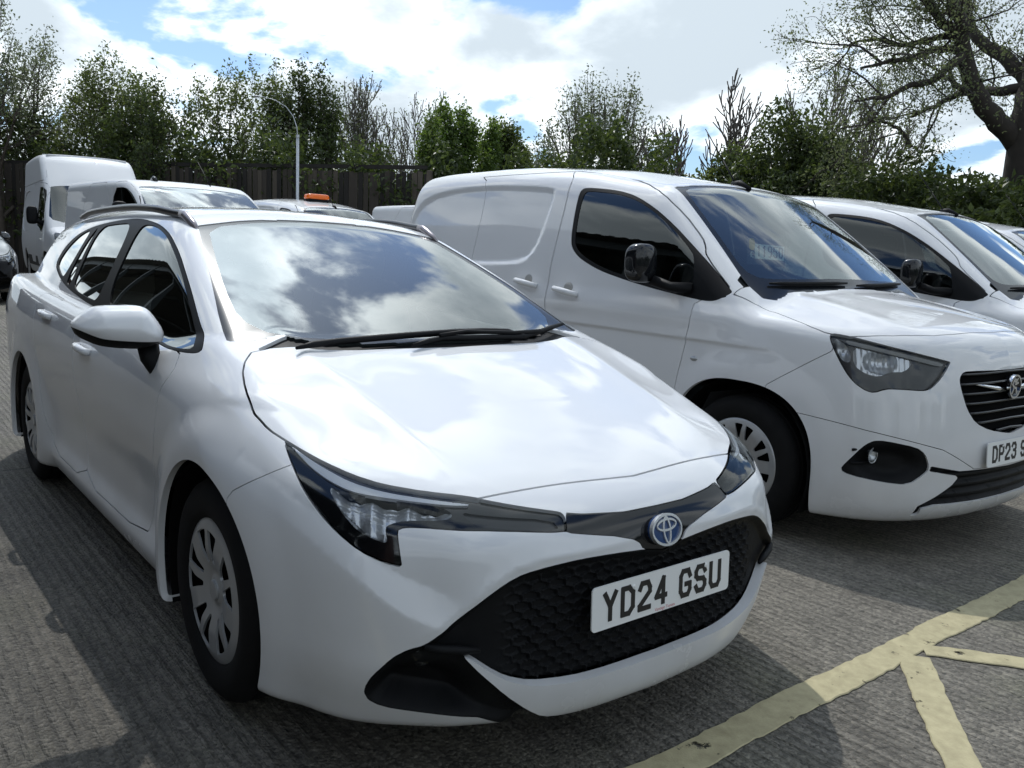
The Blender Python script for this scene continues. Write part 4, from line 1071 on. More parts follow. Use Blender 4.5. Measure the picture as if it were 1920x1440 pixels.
# ---------------------------------------------------------------- small panel vans (three alike in a row)
VAN_POS = [(-.2044, 2.6488, -.037), (-.17, 5.295, .03), (-.56, 7.95, .0)]
def C6(*p): return [(720+a/2.743, 300+b/2.743) for a, b in p]
def C7(*p): return [(1220+a/2.743, 320+b/2.743) for a, b in p]
def C8(*p): return [(1300+a/3.097, 600+b/3.097) for a, b in p]
def renorm(g):
    e = g.V[g.T]; fn = np.cross(e[:, 1]-e[:, 0], e[:, 2]-e[:, 0]); N = np.zeros_like(g.V)
    for k in range(3): np.add.at(N, g.T[:, k], fn)
    g.N = N/np.maximum(np.linalg.norm(N, axis=1), 1e-12)[:, None]; return g
def build_small_van(H=.015):
    Ff = combo_F; loc = (VAN_POS[0][0], VAN_POS[0][1], 0); rz = VAN_POS[0][2]; W_ = 'van_paint'
    hit_ = lambda px, tag='': hits(Ff, px, loc, rz, tag)
    def ol(pj, px, it=2, sharp=(), extra=(), tag=''): return outline(Ff, pj, px, it, sharp, extra, loc, rz, tag)
    van = empty('panel_van', loc, rz)
    m = surface(Ff, CB_LO, CB_HI, H)
    for cx in (CB_X0, CB_X0-CB_BASE):
        dx, dz = m.V[:, 0]-cx, m.V[:, 2]-CB_R; r = np.hypot(dx, dz)
        v = np.where((np.abs(m.V[:, 1]) > .5) & (m.V[:, 2] < 1.), (np.abs(dx)**2.5+np.abs(np.maximum(dz, 0))**2.5)**(1/2.5)-.405, .12)
        m = split(m, v)[1]
    m = split(m, np.where((m.N[:, 2] < -.6) & (np.abs(m.V[:, 1]) < .72) & (m.V[:, 0] < .5), -1., 1.)*.05)[1]
    # pressed side panel
    d = poly_sdf(SIDE(m.V), C_PANEL); ins = np.where((np.abs(m.V[:, 1]) > .5) & (np.abs(m.N[:, 1]) > .3), sstep(.012, -.022, d), 0)*.016
    old = m.V.copy(); m.V = m.V-m.N*ins[:, None]
    k = ins > 1e-6; mn = renorm(M(m.V, m.N.copy(), m.T)).N; near = (np.abs(d) < .05)
    m.N = np.where(near[:, None], mn, m.N)
    # windscreen
    ws_poly = smooth_poly(np.array([[-.735, -.1], [-.735, 0], [-.75, .3], [-.775, .600], [-.60, .635], [-.35, .69], [-.10, .748], [.02, .72], [.10, .4], [.14, -.1]]), 1, True, (0, 3, 9))
    ws_clear = smooth_poly(np.array([[-.70, -.1], [-.70, 0], [-.715, .3], [-.735, .555], [-.60, .595], [-.35, .65], [-.16, .69], [-.09, .62], [-.04, .3], [-.03, -.1]]), 1, True, (0, 9))
    ws, m = cut(m, TOP, ws_poly, lambda k: (k.V[:, 2] > 1.0) & (k.N[:, 2] > .15) & (k.N[:, 0] > .3) & (k.V[:, 2] > c_hood(k.V[:, 0], np.abs(k.V[:, 1]))+.008))
    clear, frit = cut(ws, TOP, ws_clear)
    wobj = part('windscreen', clear, 'windscreen_glass', van, off=-.003); part('black_border', frit, 'frit_black', wobj, off=-.003)
    # front door glass with the black quarter
    win = ol(SIDE, C6((1010, 157), (1040, 141), (1200, 155), (1300, 185), (1400, 250), (1500, 340), (1600, 450), (1700, 560), (1792, 680), (1760, 700), (1700, 726), (1630, 722), (1400, 665), (1250, 620), (1100, 565), (1000, 502), (965, 450), (962, 400), (985, 250)), 2, sharp=(8,), tag='vwin')
    ss = lambda k: (np.abs(k.V[:, 1]) > .35) & (k.V[:, 2] > .80) & (np.abs(k.N[:, 1]) > .3)
    g, m = cut(m, SIDE, win, ss, .002)
    pane = ol(SIDE, C6((1030, 172), (1050, 158), (1200, 172), (1295, 202), (1390, 264), (1490, 356), (1560, 440), (1600, 500), (1590, 690), (1400, 640), (1250, 600), (1110, 548), (1015, 488), (985, 445), (982, 400), (1003, 260)), 2, tag='vpane')
    pane, tri = cut(g, SIDE, pane)
    for h in halves(tri): part('window_trim', h, 'black_plastic', van, .01, -.001)
    # headlights
    QL = QUART(35)
    lo_ = ol(QL, C8((792, 92), (810, 79), (860, 86), (950, 105), (1100, 145), (1300, 195), (1493, 245), (1440, 340), (1380, 400), (1340, 412), (1200, 402), (1120, 400), (1050, 423), (1000, 410), (940, 370), (890, 310), (840, 220), (800, 130)), 1, sharp=(6,), tag='vlamp')
    lamp, m = cut(m, QL, lo_, lambda k: (k.V[:, 0] > .1) & (k.V[:, 2] > .45) & (k.N[:, 0] > -.2), .004)
    ref1 = ol(QL, C8((930, 150), (1030, 175), (1180, 205), (1290, 240), (1240, 300), (1150, 300), (1080, 330), (1000, 310), (930, 260)), 1, tag='vref')
    ref2 = ol(QL, C8((812, 92), (870, 110), (900, 140), (915, 200), (910, 245), (862, 235), (830, 170)), 1, tag='vref2')
    strip = ol(QL, C8((880, 110), (950, 125), (1100, 163), (1300, 213), (1470, 255), (1440, 272), (1290, 232), (1100, 186), (950, 150), (900, 140)), 1, tag='vstrip')
    for hm in halves(lamp):
        L = part('headlight', hm, 'lamp_lens', van, 0, -.001)
        bk = M(hm.V.copy(), hm.N, hm.T)
        bk = subdiv(bk, 1); st, bk = cut(bk, QL, strip); r1, bk = cut(bk, QL, ref1); r2, bk = cut(bk, QL, ref2)
        part('bezel', bk, 'lamp_dark', L, .03, -.020); part('daylight_strip', st, 'trim_grey', L, .01, -.008)
        for rr_ in (r1, r2):
            t = QL(rr_.V)[:, 0]; z_ = rr_.V[:, 2]
            rr_.V = rr_.V-rr_.N*(.020+.034*np.clip(1-((t-t.mean())/.075)**2-((z_-z_.mean())/.05)**2, 0, 1)+.0018*np.sin(t*260))[:, None]; part('reflector', renorm(rr_), 'lamp_bowl', L)
    # grille
    gz = [.835, .545]
    gp = np.concatenate([FRONT(hit_(C8((1800, 290), (1590, 297), (1557, 312), (1545, 350), (1560, 420), (1590, 520), (1640, 600), (1720, 640), (1830, 656)), 'vgr'))])
    gp = np.concatenate([[[-.1, gp[0, 1]], [0, gp[0, 1]]], gp[0:], [[0, gp[-1, 1]], [-.1, gp[-1, 1]]]])
    fs = lambda k: (k.V[:, 0] > .4) & (k.N[:, 0] > .1)
    gr, m = cut(m, FRONT, smooth_poly(gp, 1, True, (0, len(gp)-1)), fs, .002)
    part('grille', M(gr.V-gr.N*.030, gr.N, gr.T), 'liner', van)
    zs_ = np.arange(gp[:, 1].min()+.020, gp[:, 1].max()-.005, .043); gpo = smooth_poly(gp, 1, True, (0, len(gp)-1))
    for z_ in zs_:
        ys_ = np.linspace(0, .6, 121); ok = poly_sdf(np.stack([ys_, np.full(121, z_)], 1), gpo) < -.004
        if not ok.any(): continue
        ym = ys_[ok].max(); yy = np.linspace(-ym, ym, 25); xx = C_NOSE(np.abs(yy), np.full(25, z_))
        b = B(); b.tube([(x_-.012, y_, z_+.006*(1-abs(y_)/ym)) for x_, y_ in zip(xx, yy)], .012, 8, flat=((0, 0, 1), .62)); b.build('grille_slat', 'gloss_black', van, smooth=True)
    # fog pocket, dark strip and lower intake
    fo = ol(FRONT, C8((850, 870), (872, 838), (980, 735), (1040, 701), (1110, 700), (1300, 740), (1350, 780), (1370, 850), (1360, 885), (1250, 960), (1100, 945), (900, 900)), 1, tag='vfog')
    fog, m = cut(m, QUART(25), ol(QUART(25), C8((850, 870), (872, 838), (980, 735), (1040, 701), (1110, 700), (1300, 740), (1350, 780), (1370, 850), (1360, 885), (1250, 960), (1100, 945), (900, 900)), 1, tag='vfog'), lambda k: (k.V[:, 0] > .2) & (k.V[:, 2] < .7))
    for hm in halves(fog):
        e = -np.abs(hm.V[:, 2]-.38)*0; q = QUART(25)(hm.V); c = q.mean(0); rr_ = np.linalg.norm((q-c)/[.16, .085], axis=1)
        hm.V = hm.V-hm.N*(.01+.045*sstep(1.05, .45, rr_))[:, None]; part('fog_light_pocket', renorm(hm), 'black_plastic', van)
    fp = hit_(C8((1095, 785)), 'vfl')[0]
    for s in (-1, 1):
        b = B(); b.lathe([(.0005, .004), (.022, .002), (.030, -.004), (.034, -.016)], 24, ax=0); b.V = [(fp[0]-.036+v[0], s*fp[1]+v[1], fp[2]-.01+v[2]) for v in b.V]; fl = b.build('fog_light', 'lamp_lens', van, smooth=True)
        b = B(); b.lathe([(.0005, -.022), (.018, -.016), (.030, -.006), (.036, -.004)], 24, ax=0); b.V = [(fp[0]-.036+v[0], s*fp[1]+v[1], fp[2]-.01+v[2]) for v in b.V]; b.build('reflector', 'lamp_bowl', fl, smooth=True)
        b = B(); b.tube([(fp[0]-.038, s*(fp[1]-.05), fp[2]+.025), (fp[0]-.095, s*(fp[1]+.075), fp[2]+.012)], .006, 6); b.build('pocket_fin', 'black_plastic', van, smooth=True); b = B(); b.tube([(fp[0]-.038, s*(fp[1]-.05), fp[2]-.045), (fp[0]-.095, s*(fp[1]+.075), fp[2]-.048)], .006, 6); b.build('pocket_fin', 'black_plastic', van, smooth=True)
    lowi = FRONT(hit_(C8((1372, 848), (1545, 878), (1690, 864), (1850, 836)), 'vint'))
    lowb = FRONT(hit_(C8((1800, 1015), (1600, 1058), (1400, 1078), (1322, 1100), (1300, 1132), (1252, 1138), (1300, 1082), (1400, 1030), (1500, 960), (1543, 908), (1368, 880)), 'vint2'))
    zt, zb = lowi[-1, 1], lowb[0, 1]
    IP = np.concatenate([lowi, [[0, zt], [-.1, zt], [-.1, zb], [0, zb]], lowb])
    it_, m = cut(m, FRONT, IP, lambda k: (k.V[:, 0] > .4))
    it_ = subdiv(it_, 1); it_.V = it_.V+it_.N*(-.012-.014*sstep(-.2, .5, np.sin(it_.V[:, 2]*2*math.pi/.045)))[:, None]; part('lower_intake', renorm(it_), 'black_plastic', van)
    # bonnet
    hs = TOP(hit_(C7((425, 637), (600, 711), (800, 796), (918, 845)), 'vh'))
    hp = np.concatenate([[[.02, -.1], [.02, 0], [-.01, .4], [-.07, .70]], hs, TOP(hit_(C7((1060, 860), (1300, 853), (1500, 853)), 'vh2'))])
    hp = np.concatenate([hp, [[hp[-1, 0]+.035, .0], [hp[-1, 0]+.035, -.1]]])
    bon, m = cut(m, TOP, smooth_poly(hp, 1, True, (0, len(hp)-1, 4)), lambda k: (k.V[:, 2] > .85) & (k.N[:, 2] > .10) & (k.V[:, 0] > -.3), .005)
    part('bonnet', bon, W_, van, .018)
    sc_, m = cut(m, TOP, np.array([[-.4, -.1], [.18, -.1], [.12, .5], [.0, .775], [-.13, .775]]), lambda k: (k.N[:, 2] > .3) & (k.V[:, 2] > 1.08))
    part('scuttle', sc_, 'black_plastic', van, off=-.012)
    # doors
    f1 = SIDE(hit_(C7((228, 664), (205, 760), (160, 960), (132, 1062)), 'vd'))
    topl = SIDE(hit_(C6((990, 57), (1200, 76), (1350, 116), (1440, 170), (1550, 280), (1640, 400), (1656, 445), (1656, 492)), 'vd2'))
    rear = SIDE(hit_(C6((978, 100), (940, 220), (900, 380), (850, 600), (830, 718)), 'vd3'))
    xr = rear[-1, 0]
    fd = np.concatenate([topl, [[-.08, 1.12]], f1, [[f1[-1, 0]-.02, .45], [f1[-1, 0]-.06, .28], [xr, .28], [xr+.004, .6]], rear[::-1]])
    dsel = lambda k: (np.abs(k.V[:, 1]) > .45) & (np.abs(k.N[:, 1]) > .22) & (k.V[:, 2] < 1.90)
    dm, m = cut(m, SIDE, smooth_poly(fd, 1, True, (0,)), dsel, .005)
    s2 = SIDE(hit_(C6((548, 64), (533, 110), (500, 260), (455, 455)), 'vd4'))
    z0 = min(s2[0, 1], topl[0, 1])-.004; rk = rear[rear[:, 1] < z0-.02]; sl_ = (rk[0]-rk[1])/(rk[0, 1]-rk[1, 1]); xt_ = rk[0, 0]+sl_[0]*(z0-rk[0, 1]); s3 = s2[s2[:, 1] < z0-.01]
    sd_ = np.concatenate([[[xt_-.007, z0]], rk-[.007, 0], [[xr-.004, .6], [xr-.007, .28], [s2[-1, 0]-.03, .28], [s2[-1, 0]-.02, .8]], s3[::-1], [[s2[0, 0], z0]]])
    sm, m = cut(m, SIDE, smooth_poly(sd_, 1, True, (0, len(sd_)-1)), dsel, .005)
    doors = []
    for mm_, nm in ((dm, 'door'), (sm, 'sliding_door')):
        for h, s in zip(halves(mm_), (-1, 1)): doors.append((part(nm, h, W_, van, .018), s))
    for h, s in zip(halves(pane), (-1, 1)): part('window', h, 'side_glass', [d for d, q in doors[:2] if q == s][0], off=-.004)
    bs = SIDE(hit_(C8((420, 377), (600, 282), (803, 182)), 'vb'))
    bp = np.concatenate([bs, [[bs[-1, 0]+.02, bs[-1, 1]+.15], [1.2, 1.2], [1.2, .05], [.2, .05]]])
    bm_, m = cut(m, SIDE, bp, lambda k: k.V[:, 0] > .1, .003)
    # lower bumper shell under its own joint line
    jl = FRONT(hit_(C8((610, 540), (1000, 640), (1300, 715), (1450, 755), (1530, 800)), 'vj'))
    jp = np.concatenate([jl, [[.30, jl[-1, 1]-.06], [-.1, jl[-1, 1]-.06], [-.1, .0], [1.2, .0], [1.2, jl[0, 1]+.01]]])
    lb, bm_ = cut(bm_, FRONT, jp, None, .003)
    part('front_bumper', bm_, W_, van, .012); part('lower_bumper', lb, W_, van, .012)
    part('body', m, W_, van, .02)
    # ---- fittings
    hol = []
    for q in range(7):
        a = math.radians(90+360/7*q); hol += [(a-.17, .125, .120, .192), (a+.17, .125, .120, .192)]
    prof = [(0, -.020), (.04, -.022), (.07, -.020), (.12, -.028), (.17, -.034), (.21, -.028), (.228, -.010)]
    for x in (CB_X0, CB_X0-CB_BASE):
        for s in (-1, 1):
            make_wheel(van, (x, s*.785, CB_R), s, CB_R, .205, .222, hol, prof=prof, rot=math.radians(10), steer=math.radians(3) if x > -1 else 0, hub='van'); wheel_liner(van, x, .48, .88, .40, CB_R+.01, s)
    b = B(); b.box((-3.4, -.74, .20), (.62, .74, .27)); b.build('underbody', 'liner', van)
    b = B(); b.add([(-.3, -.78, .5), (-.3, .78, .5), (-1.62, .78, .5), (-1.62, -.78, .5), (-1.62, -.62, 1.72), (-1.62, .62, 1.72), (-.05, .74, 1.05), (-.05, -.74, 1.05)], [(0, 1, 2, 3), (3, 2, 5, 4), (0, 7, 6, 1)]); b.build('bulkhead', 'bulkhead', van)
    dzf = lambda x, y: 1.13-.04*(y/.7)**2-.12*float(sstep(-.42, -.58, np.array(x)))
    V, Fc = grid_patch(lambda x, y: (x, y, min(dzf(x, y), float(C_WS(np.array([x+.2*y*y]))[0])-.03)), np.linspace(.0, -.60, 12), np.linspace(-.72, .72, 13))
    n = 13; V += [(-.60, y, .6) for y in np.linspace(-.72, .72, 13)]; o = 11*n; Fc += [(o+j, o+n+j, o+n+j+1, o+j+1) for j in range(n-1)]
    mesh_obj('dashboard', np.array(V), Fc, 'dash', van)
    steering_wheel(van, (-.66, -.38, 1.10), .19, 58)
    for y, w_ in ((-.40, .24), (.30, .42)): seat(van, -1.25, y, .72, w_)
    def mir(s):
        p = on_plane([(1201, 493)], 1, -1.04, loc, rz)[0]
        F = superbox((p[0], s*1.03, p[2]), (.055, .088, .100), 3.2, shear=lambda q: np.stack([q[:, 0]+1.5*q[:, 1]**2, q[:, 1], q[:, 2]], 1))
        mm_ = surface(F, (p[0]-.15, s*1.03-.16, p[2]-.2), (p[0]+.15, s*1.03+.16, p[2]+.2), .010)
        gl_, cp = split(mm_, np.where(mm_.N[:, 0] < -.9, -.01, .01))
        o_ = part('door_mirror', cp, 'gloss_black', van); part('mirror_glass', M(gl_.V-gl_.N*.003, gl_.N, gl_.T), 'chrome', o_)
        b = B(); b.tube([(p[0]+.03, s*.98, p[2]-.085), (p[0]+.10, s*.92, p[2]-.115), (p[0]+.19, s*.85, p[2]-.12)], [.038, .036, .045], 12, flat=((0, 0, 1), .7)); b.build('mirror_arm', 'black_plastic', o_, smooth=True)
    both(mir)
    for px, (d_, s), (d2, s2_) in (((1064, 544), doors[0], doors[1]), ((990, 528), doors[2], doors[3])):
        p = hit_([px], 'vhand')[0]
        for dd, s in ((d_, -1), (d2, 1)):
            b = B(); b.tube([(p[0]+.105, s*(p[1]+.010), p[2]-.022), (p[0]+.085, s*(p[1]+.036), p[2]-.016), (p[0], s*(p[1]+.042), p[2]-.004), (p[0]-.085, s*(p[1]+.036), p[2]+.006), (p[0]-.115, s*(p[1]+.008), p[2]+.010)], [.014, .018, .019, .017, .012], 10); b.build('handle', W_, dd, smooth=True)
            b = B(); b.lathe([(.0005, -.006), (.035, -.004), (.046, .001), (.048, .012)], 24, ax=1); b.V = [(p[0]+v[0]*1.0, s*(p[1]-v[1]-.004), p[2]+v[2]*1.0) for v in b.V]; b.build('handle_cup', 'trim_grey', dd, smooth=True)
    p = hit_([(1301, 672)], 'vrep')[0]
    for s in (-1, 1):
        b = B(); b.lathe([(.0005, .010), (.5, .008), (.9, .003), (1, -.004)], 20, ax=1); b.V = [(p[0]+v[0]*.026, s*(p[1]+v[1]), p[2]+v[2]*.013) for v in b.V]; b.build('side_repeater', 'silver_plastic', van, smooth=True)
    # roof aerial
    z0 = float(C_ROOF(np.array([-.80]))[0])-.004
    b = B(); b.tube([(-.72, 0, z0-.02), (-.80, 0, z0+.012), (-.86, 0, z0+.020)], [.014, .026, .010], 8); b.tube([(-.83, 0, z0+.015), (-.94, 0, z0+.16)], [.006, .004], 6); b.tube([(-.94, 0, z0+.16), (-1.10, 0, z0+.36)], [.004, .003], 6); b.build('aerial', 'black_plastic', van, smooth=True)
    # badge and chrome bar
    c0 = on_plane([(1898, 724)], 1, 0., loc, rz)[0]; xg = float(C_NOSE(np.array([0.]), np.array([c0[2]]))[0])
    fr = lambda u, v, d: (xg+d, u, c0[2]+v)
    b = B(); b.prism([(.050*math.cos(t), .050*math.sin(t)) for t in np.linspace(0, 2*math.pi, 36, endpoint=False)], -.02, .008, fr); bd = b.build('badge', 'gloss_black', van, auto=.5)
    b = B(); ellipse_ring(b, 0, 0, .056, .056, .010, fr, .002, .016)
    emboss_strokes(b, [[(-.022, -.030), (-.008, -.004), (-.026, .012), (-.012, .034), (.012, .030)], [(-.008, -.004), (.014, -.008), (.020, -.030)], [(-.012, .034), (.004, .012), (.028, .016)], [(.0, .012), (.022, .036)]], .010, fr, .008, .013); b.build('emblem', 'chrome', bd)
    b = B()
    for s in (-1, 1): b.tube([(xg-.012+.0, s*.06, c0[2]-.012), (xg-.006, s*.12, c0[2]-.004), (xg-.030, s*.30, c0[2]+.022)], [.013, .010, .004], 8)
    b.build('chrome_bar', 'chrome', van, smooth=True)
    # wipers lying at the foot of the windscreen
    for y0, y1 in ((-.62, -.05), (.02, .60)):
        b = B(); P = []
        for t in np.linspace(0, 1, 7):
            y = y0+(y1-y0)*t; x = .025-.20*y*y-.015*t; z = float(C_WS(np.array([x+.2*y*y]))[0])+.012; P.append((x, y, z))
        b.tube(P, [.006]+[.010]*5+[.006], 6); b.build('wiper', 'black_plastic', van, smooth=True)
    return van
# ---------------------------------------------------------------- ground
def ground_z(x): return .21*float(sstep(-4.6, -11., np.array(float(x))))
def ground_material():
    m, t, b = nodes_of('yard_surface'); L = t.links; N = t.nodes.new
    geo = N('ShaderNodeNewGeometry'); sep = N('ShaderNodeSeparateXYZ'); L.new(geo.outputs['Position'], sep.inputs[0])
    def noise(scale, det=6, rough=.55, vec=None):
        n = N('ShaderNodeTexNoise'); n.inputs['Scale'].default_value = scale; n.inputs['Detail'].default_value = det; n.inputs['Roughness'].default_value = rough
        L.new(vec or geo.outputs['Position'], n.inputs['Vector']); return n.outputs['Fac']
    def ramp(v, a, b_, c0, c1):
        r = N('ShaderNodeMapRange'); r.inputs['From Min'].default_value = a; r.inputs['From Max'].default_value = b_; r.inputs['To Min'].default_value = c0; r.inputs['To Max'].default_value = c1; L.new(v, r.inputs['Value']); return r.outputs[0]
    def math_(op, a, c):
        n = N('ShaderNodeMath'); n.operation = op
        for i, v in enumerate((a, c)):
            if isinstance(v, (int, float)): n.inputs[i].default_value = v
            else: L.new(v, n.inputs[i])
        return n.outputs[0]
    st = N('ShaderNodeMapping'); st.inputs['Scale'].default_value = (1.2, 14, 1); L.new(geo.outputs['Position'], st.inputs['Vector'])
    st2 = N('ShaderNodeMapping'); st2.inputs['Scale'].default_value = (9, 90, 1); L.new(geo.outputs['Position'], st2.inputs['Vector'])
    big = noise(.7, 5); mid = noise(6, 8, .65); fine = noise(140, 4, .7); streak = noise(1, 6, .6, st.outputs[0]); rake = noise(1, 3, .6, st2.outputs[0])
    vo = N('ShaderNodeTexVoronoi'); vo.inputs['Scale'].default_value = 95; L.new(geo.outputs['Position'], vo.inputs['Vector'])
    vb = N('ShaderNodeRGBToBW'); L.new(vo.outputs['Color'], vb.inputs[0])
    v = math_('MULTIPLY', ramp(big, .3, .7, .82, 1.12), ramp(mid, .3, .7, .80, 1.2))
    v = math_('MULTIPLY', v, ramp(streak, .3, .7, .78, 1.2)); v = math_('MULTIPLY', v, ramp(sep.outputs['Y'], -1.2, .6, .54, 1.)); v = math_('MULTIPLY', v, ramp(fine, .3, .7, .75, 1.25))  # concrete darker beyond the estate's right side, partly shadow put into the colour
    v = math_('MULTIPLY', v, ramp(vb.outputs[0], .15, .85, .62, 1.42))
    dark = ramp(noise(2.1, 7, .6), .58, .72, 1., .55); v = math_('MULTIPLY', v, dark)
    oil = ramp(noise(.9, 3, .5), .60, .70, 1., .62); v = math_('MULTIPLY', v, oil)
    ck = N('ShaderNodeTexVoronoi'); ck.feature = 'DISTANCE_TO_EDGE'; ck.inputs['Scale'].default_value = .55; wv = N('ShaderNodeVectorMath'); wv.operation = 'ADD'; nc = N('ShaderNodeTexNoise'); nc.inputs['Scale'].default_value = 3.; nc.inputs['Detail'].default_value = 6; L.new(geo.outputs['Position'], nc.inputs['Vector']); sc_ = N('ShaderNodeVectorMath'); sc_.operation = 'SCALE'; sc_.inputs['Scale'].default_value = .35; L.new(nc.outputs['Color'], sc_.inputs[0]); L.new(geo.outputs['Position'], wv.inputs[0]); L.new(sc_.outputs[0], wv.inputs[1]); L.new(wv.outputs[0], ck.inputs['Vector'])
    v = math_('MULTIPLY', v, ramp(ck.outputs['Distance'], .0008, .003, .80, 1.))
    wv_ = N('ShaderNodeTexWave'); wv_.bands_direction = 'Y'; wv_.inputs['Scale'].default_value = 8.; wv_.inputs['Distortion'].default_value = 2.2; wv_.inputs['Detail'].default_value = 4; wv_.inputs['Detail Scale'].default_value = 3.; L.new(geo.outputs['Position'], wv_.inputs['Vector'])
    v = math_('MULTIPLY', v, ramp(wv_.outputs['Fac'], .0, .5, .80, 1.04))
    # expansion joints of the slabs
    fx = math_('ABSOLUTE', math_('SUBTRACT', math_('FRACT', math_('DIVIDE', math_('ADD', sep.outputs['X'], 97.25), 4.6), 0), .5), 0)
    j = ramp(fx, .0016, .0034, .35, 1.); v = math_('MULTIPLY', v, j)
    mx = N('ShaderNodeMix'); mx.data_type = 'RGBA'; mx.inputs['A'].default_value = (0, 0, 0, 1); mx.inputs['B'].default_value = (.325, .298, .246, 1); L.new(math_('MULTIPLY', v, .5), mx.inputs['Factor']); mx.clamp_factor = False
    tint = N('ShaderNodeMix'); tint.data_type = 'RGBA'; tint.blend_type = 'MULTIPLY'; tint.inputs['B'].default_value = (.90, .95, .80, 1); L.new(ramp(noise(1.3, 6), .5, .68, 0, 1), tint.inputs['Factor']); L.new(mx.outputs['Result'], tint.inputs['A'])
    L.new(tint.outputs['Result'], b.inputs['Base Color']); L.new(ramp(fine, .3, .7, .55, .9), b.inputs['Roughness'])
    h = math_('ADD', math_('MULTIPLY', vo.outputs['Distance'], -.8), math_('MULTIPLY', fine, .5)); h = math_('ADD', h, math_('MULTIPLY', rake, 1.6)); h = math_('ADD', h, math_('MULTIPLY', mid, 2.6)); h = math_('ADD', h, math_('MULTIPLY', streak, 2.)); h = math_('ADD', h, math_('MULTIPLY', j, .6)); h = math_('ADD', h, math_('MULTIPLY', wv_.outputs['Fac'], .9))
    bp = N('ShaderNodeBump'); bp.inputs['Strength'].default_value = 1.; bp.inputs['Distance'].default_value = .008; L.new(h, bp.inputs['Height']); L.new(bp.outputs['Normal'], b.inputs['Normal'])
    return m
def make_ground():
    ground_material()
    xs = [-400, -120, -60, -30]+list(np.linspace(-24, -4, 41))+[0, 4, 10, 30, 60, 120, 400]; ys = [-400, -120, -40, -12, 0, 12, 40, 120, 400]
    V, Fc = grid_patch(lambda x, y: (x, y, ground_z(x)), xs, ys); Fc = [f[::-1] for f in Fc]
    o = mesh_obj('ground', np.array(V), Fc, 'yard_surface'); e = np.array([o.data.polygons[0].normal[:]])
    if e[0, 2] < 0: o.data.flip_normals()
    props(o, 'weathered grey concrete yard', None, None, 'structure')
    # worn yellow bay lines
    m, t, b = nodes_of('yellow_line'); L = t.links; N = t.nodes.new; setin(b, color=(.52, .40, .14), rough=.75)
    geo = N('ShaderNodeNewGeometry')
    def nz(s, d, r):
        n = N('ShaderNodeTexNoise'); n.inputs['Scale'].default_value = s; n.inputs['Detail'].default_value = d; n.inputs['Roughness'].default_value = r; L.new(geo.outputs['Position'], n.inputs['Vector']); return n.outputs['Fac']
    cr = N('ShaderNodeValToRGB'); cr.color_ramp.elements[0].position = .3; cr.color_ramp.elements[0].color = (.30, .265, .155, 1); cr.color_ramp.elements[1].position = .65; cr.color_ramp.elements[1].color = (.44, .39, .235, 1); L.new(nz(18, 6, .7), cr.inputs[0]); L.new(cr.outputs[0], b.inputs['Base Color'])
    mr = N('ShaderNodeMapRange'); mr.inputs['From Min'].default_value = .60; mr.inputs['From Max'].default_value = .66; mr.inputs['To Min'].default_value = 1; mr.inputs['To Max'].default_value = 0; L.new(nz(13, 9, .70), mr.inputs['Value']); L.new(mr.outputs[0], b.inputs['Alpha'])
    bp = N('ShaderNodeBump'); bp.inputs['Strength'].default_value = .5; bp.inputs['Distance'].default_value = .003; L.new(nz(160, 3, .6), bp.inputs['Height']); L.new(bp.outputs['Normal'], b.inputs['Normal'])
    rng = random.Random(4)
    def stripe(name, a, c, w, z, label):
        a = np.array(a, float); c = np.array(c, float); L_ = np.linalg.norm(c-a); d = (c-a)/L_; n = np.array([-d[1], d[0]]); k = max(2, int(L_/.03)); V = []; Fc = []
        for i in range(k+1):
            p = a+d*L_*i/k
            for s in (-1, 1): q = p+n*s*(w/2+rng.uniform(-.004, .004)+.004*math.sin(i*.21+s)); V += [(q[0], q[1], z), (q[0]-n[0]*s*.003, q[1]-n[1]*s*.003, z+.003)]
        for i in range(k):
            o = 4*i; Fc += [(o+1, o+3, o+7, o+5), (o, o+1, o+5, o+4), (o+3, o+2, o+6, o+7)]
        ob = mesh_obj(name, np.array(V), Fc, 'yellow_line', None, smooth=False)
        if ob.data.polygons[0].normal.z < 0: ob.data.flip_normals()
        props(ob, label, None, None, 'structure')
    stripe('bay_line', (.985, -4.), (.985, 18.), .112, .003, 'long worn yellow bay line across the front of the parked row')
    G = lambda px: on_plane([px], 2, 0.)[0, :2]
    a0, a1 = (G((1690, 1245))+G((1735, 1232)))/2, (G((1770, 1440))+G((1842, 1440)))/2
    b0, b1 = (G((1725, 1231))+G((1752, 1213)))/2, (G((1920, 1234))+G((1920, 1256)))/2
    for q0, q1, w, nm, ln in ((a0, a1, .100, 'chipped yellow line slanting away from the long bay line', 2.6), (b0, b1, .085, 'yellow line slanting off the long bay line past the vans', 3.4)):
        d = (q1-q0)/np.linalg.norm(q1-q0); n0 = q0+d*(1.034-q0[0])/d[0]
        stripe('slanting_line', n0, n0+d*ln, w, .0035, nm)
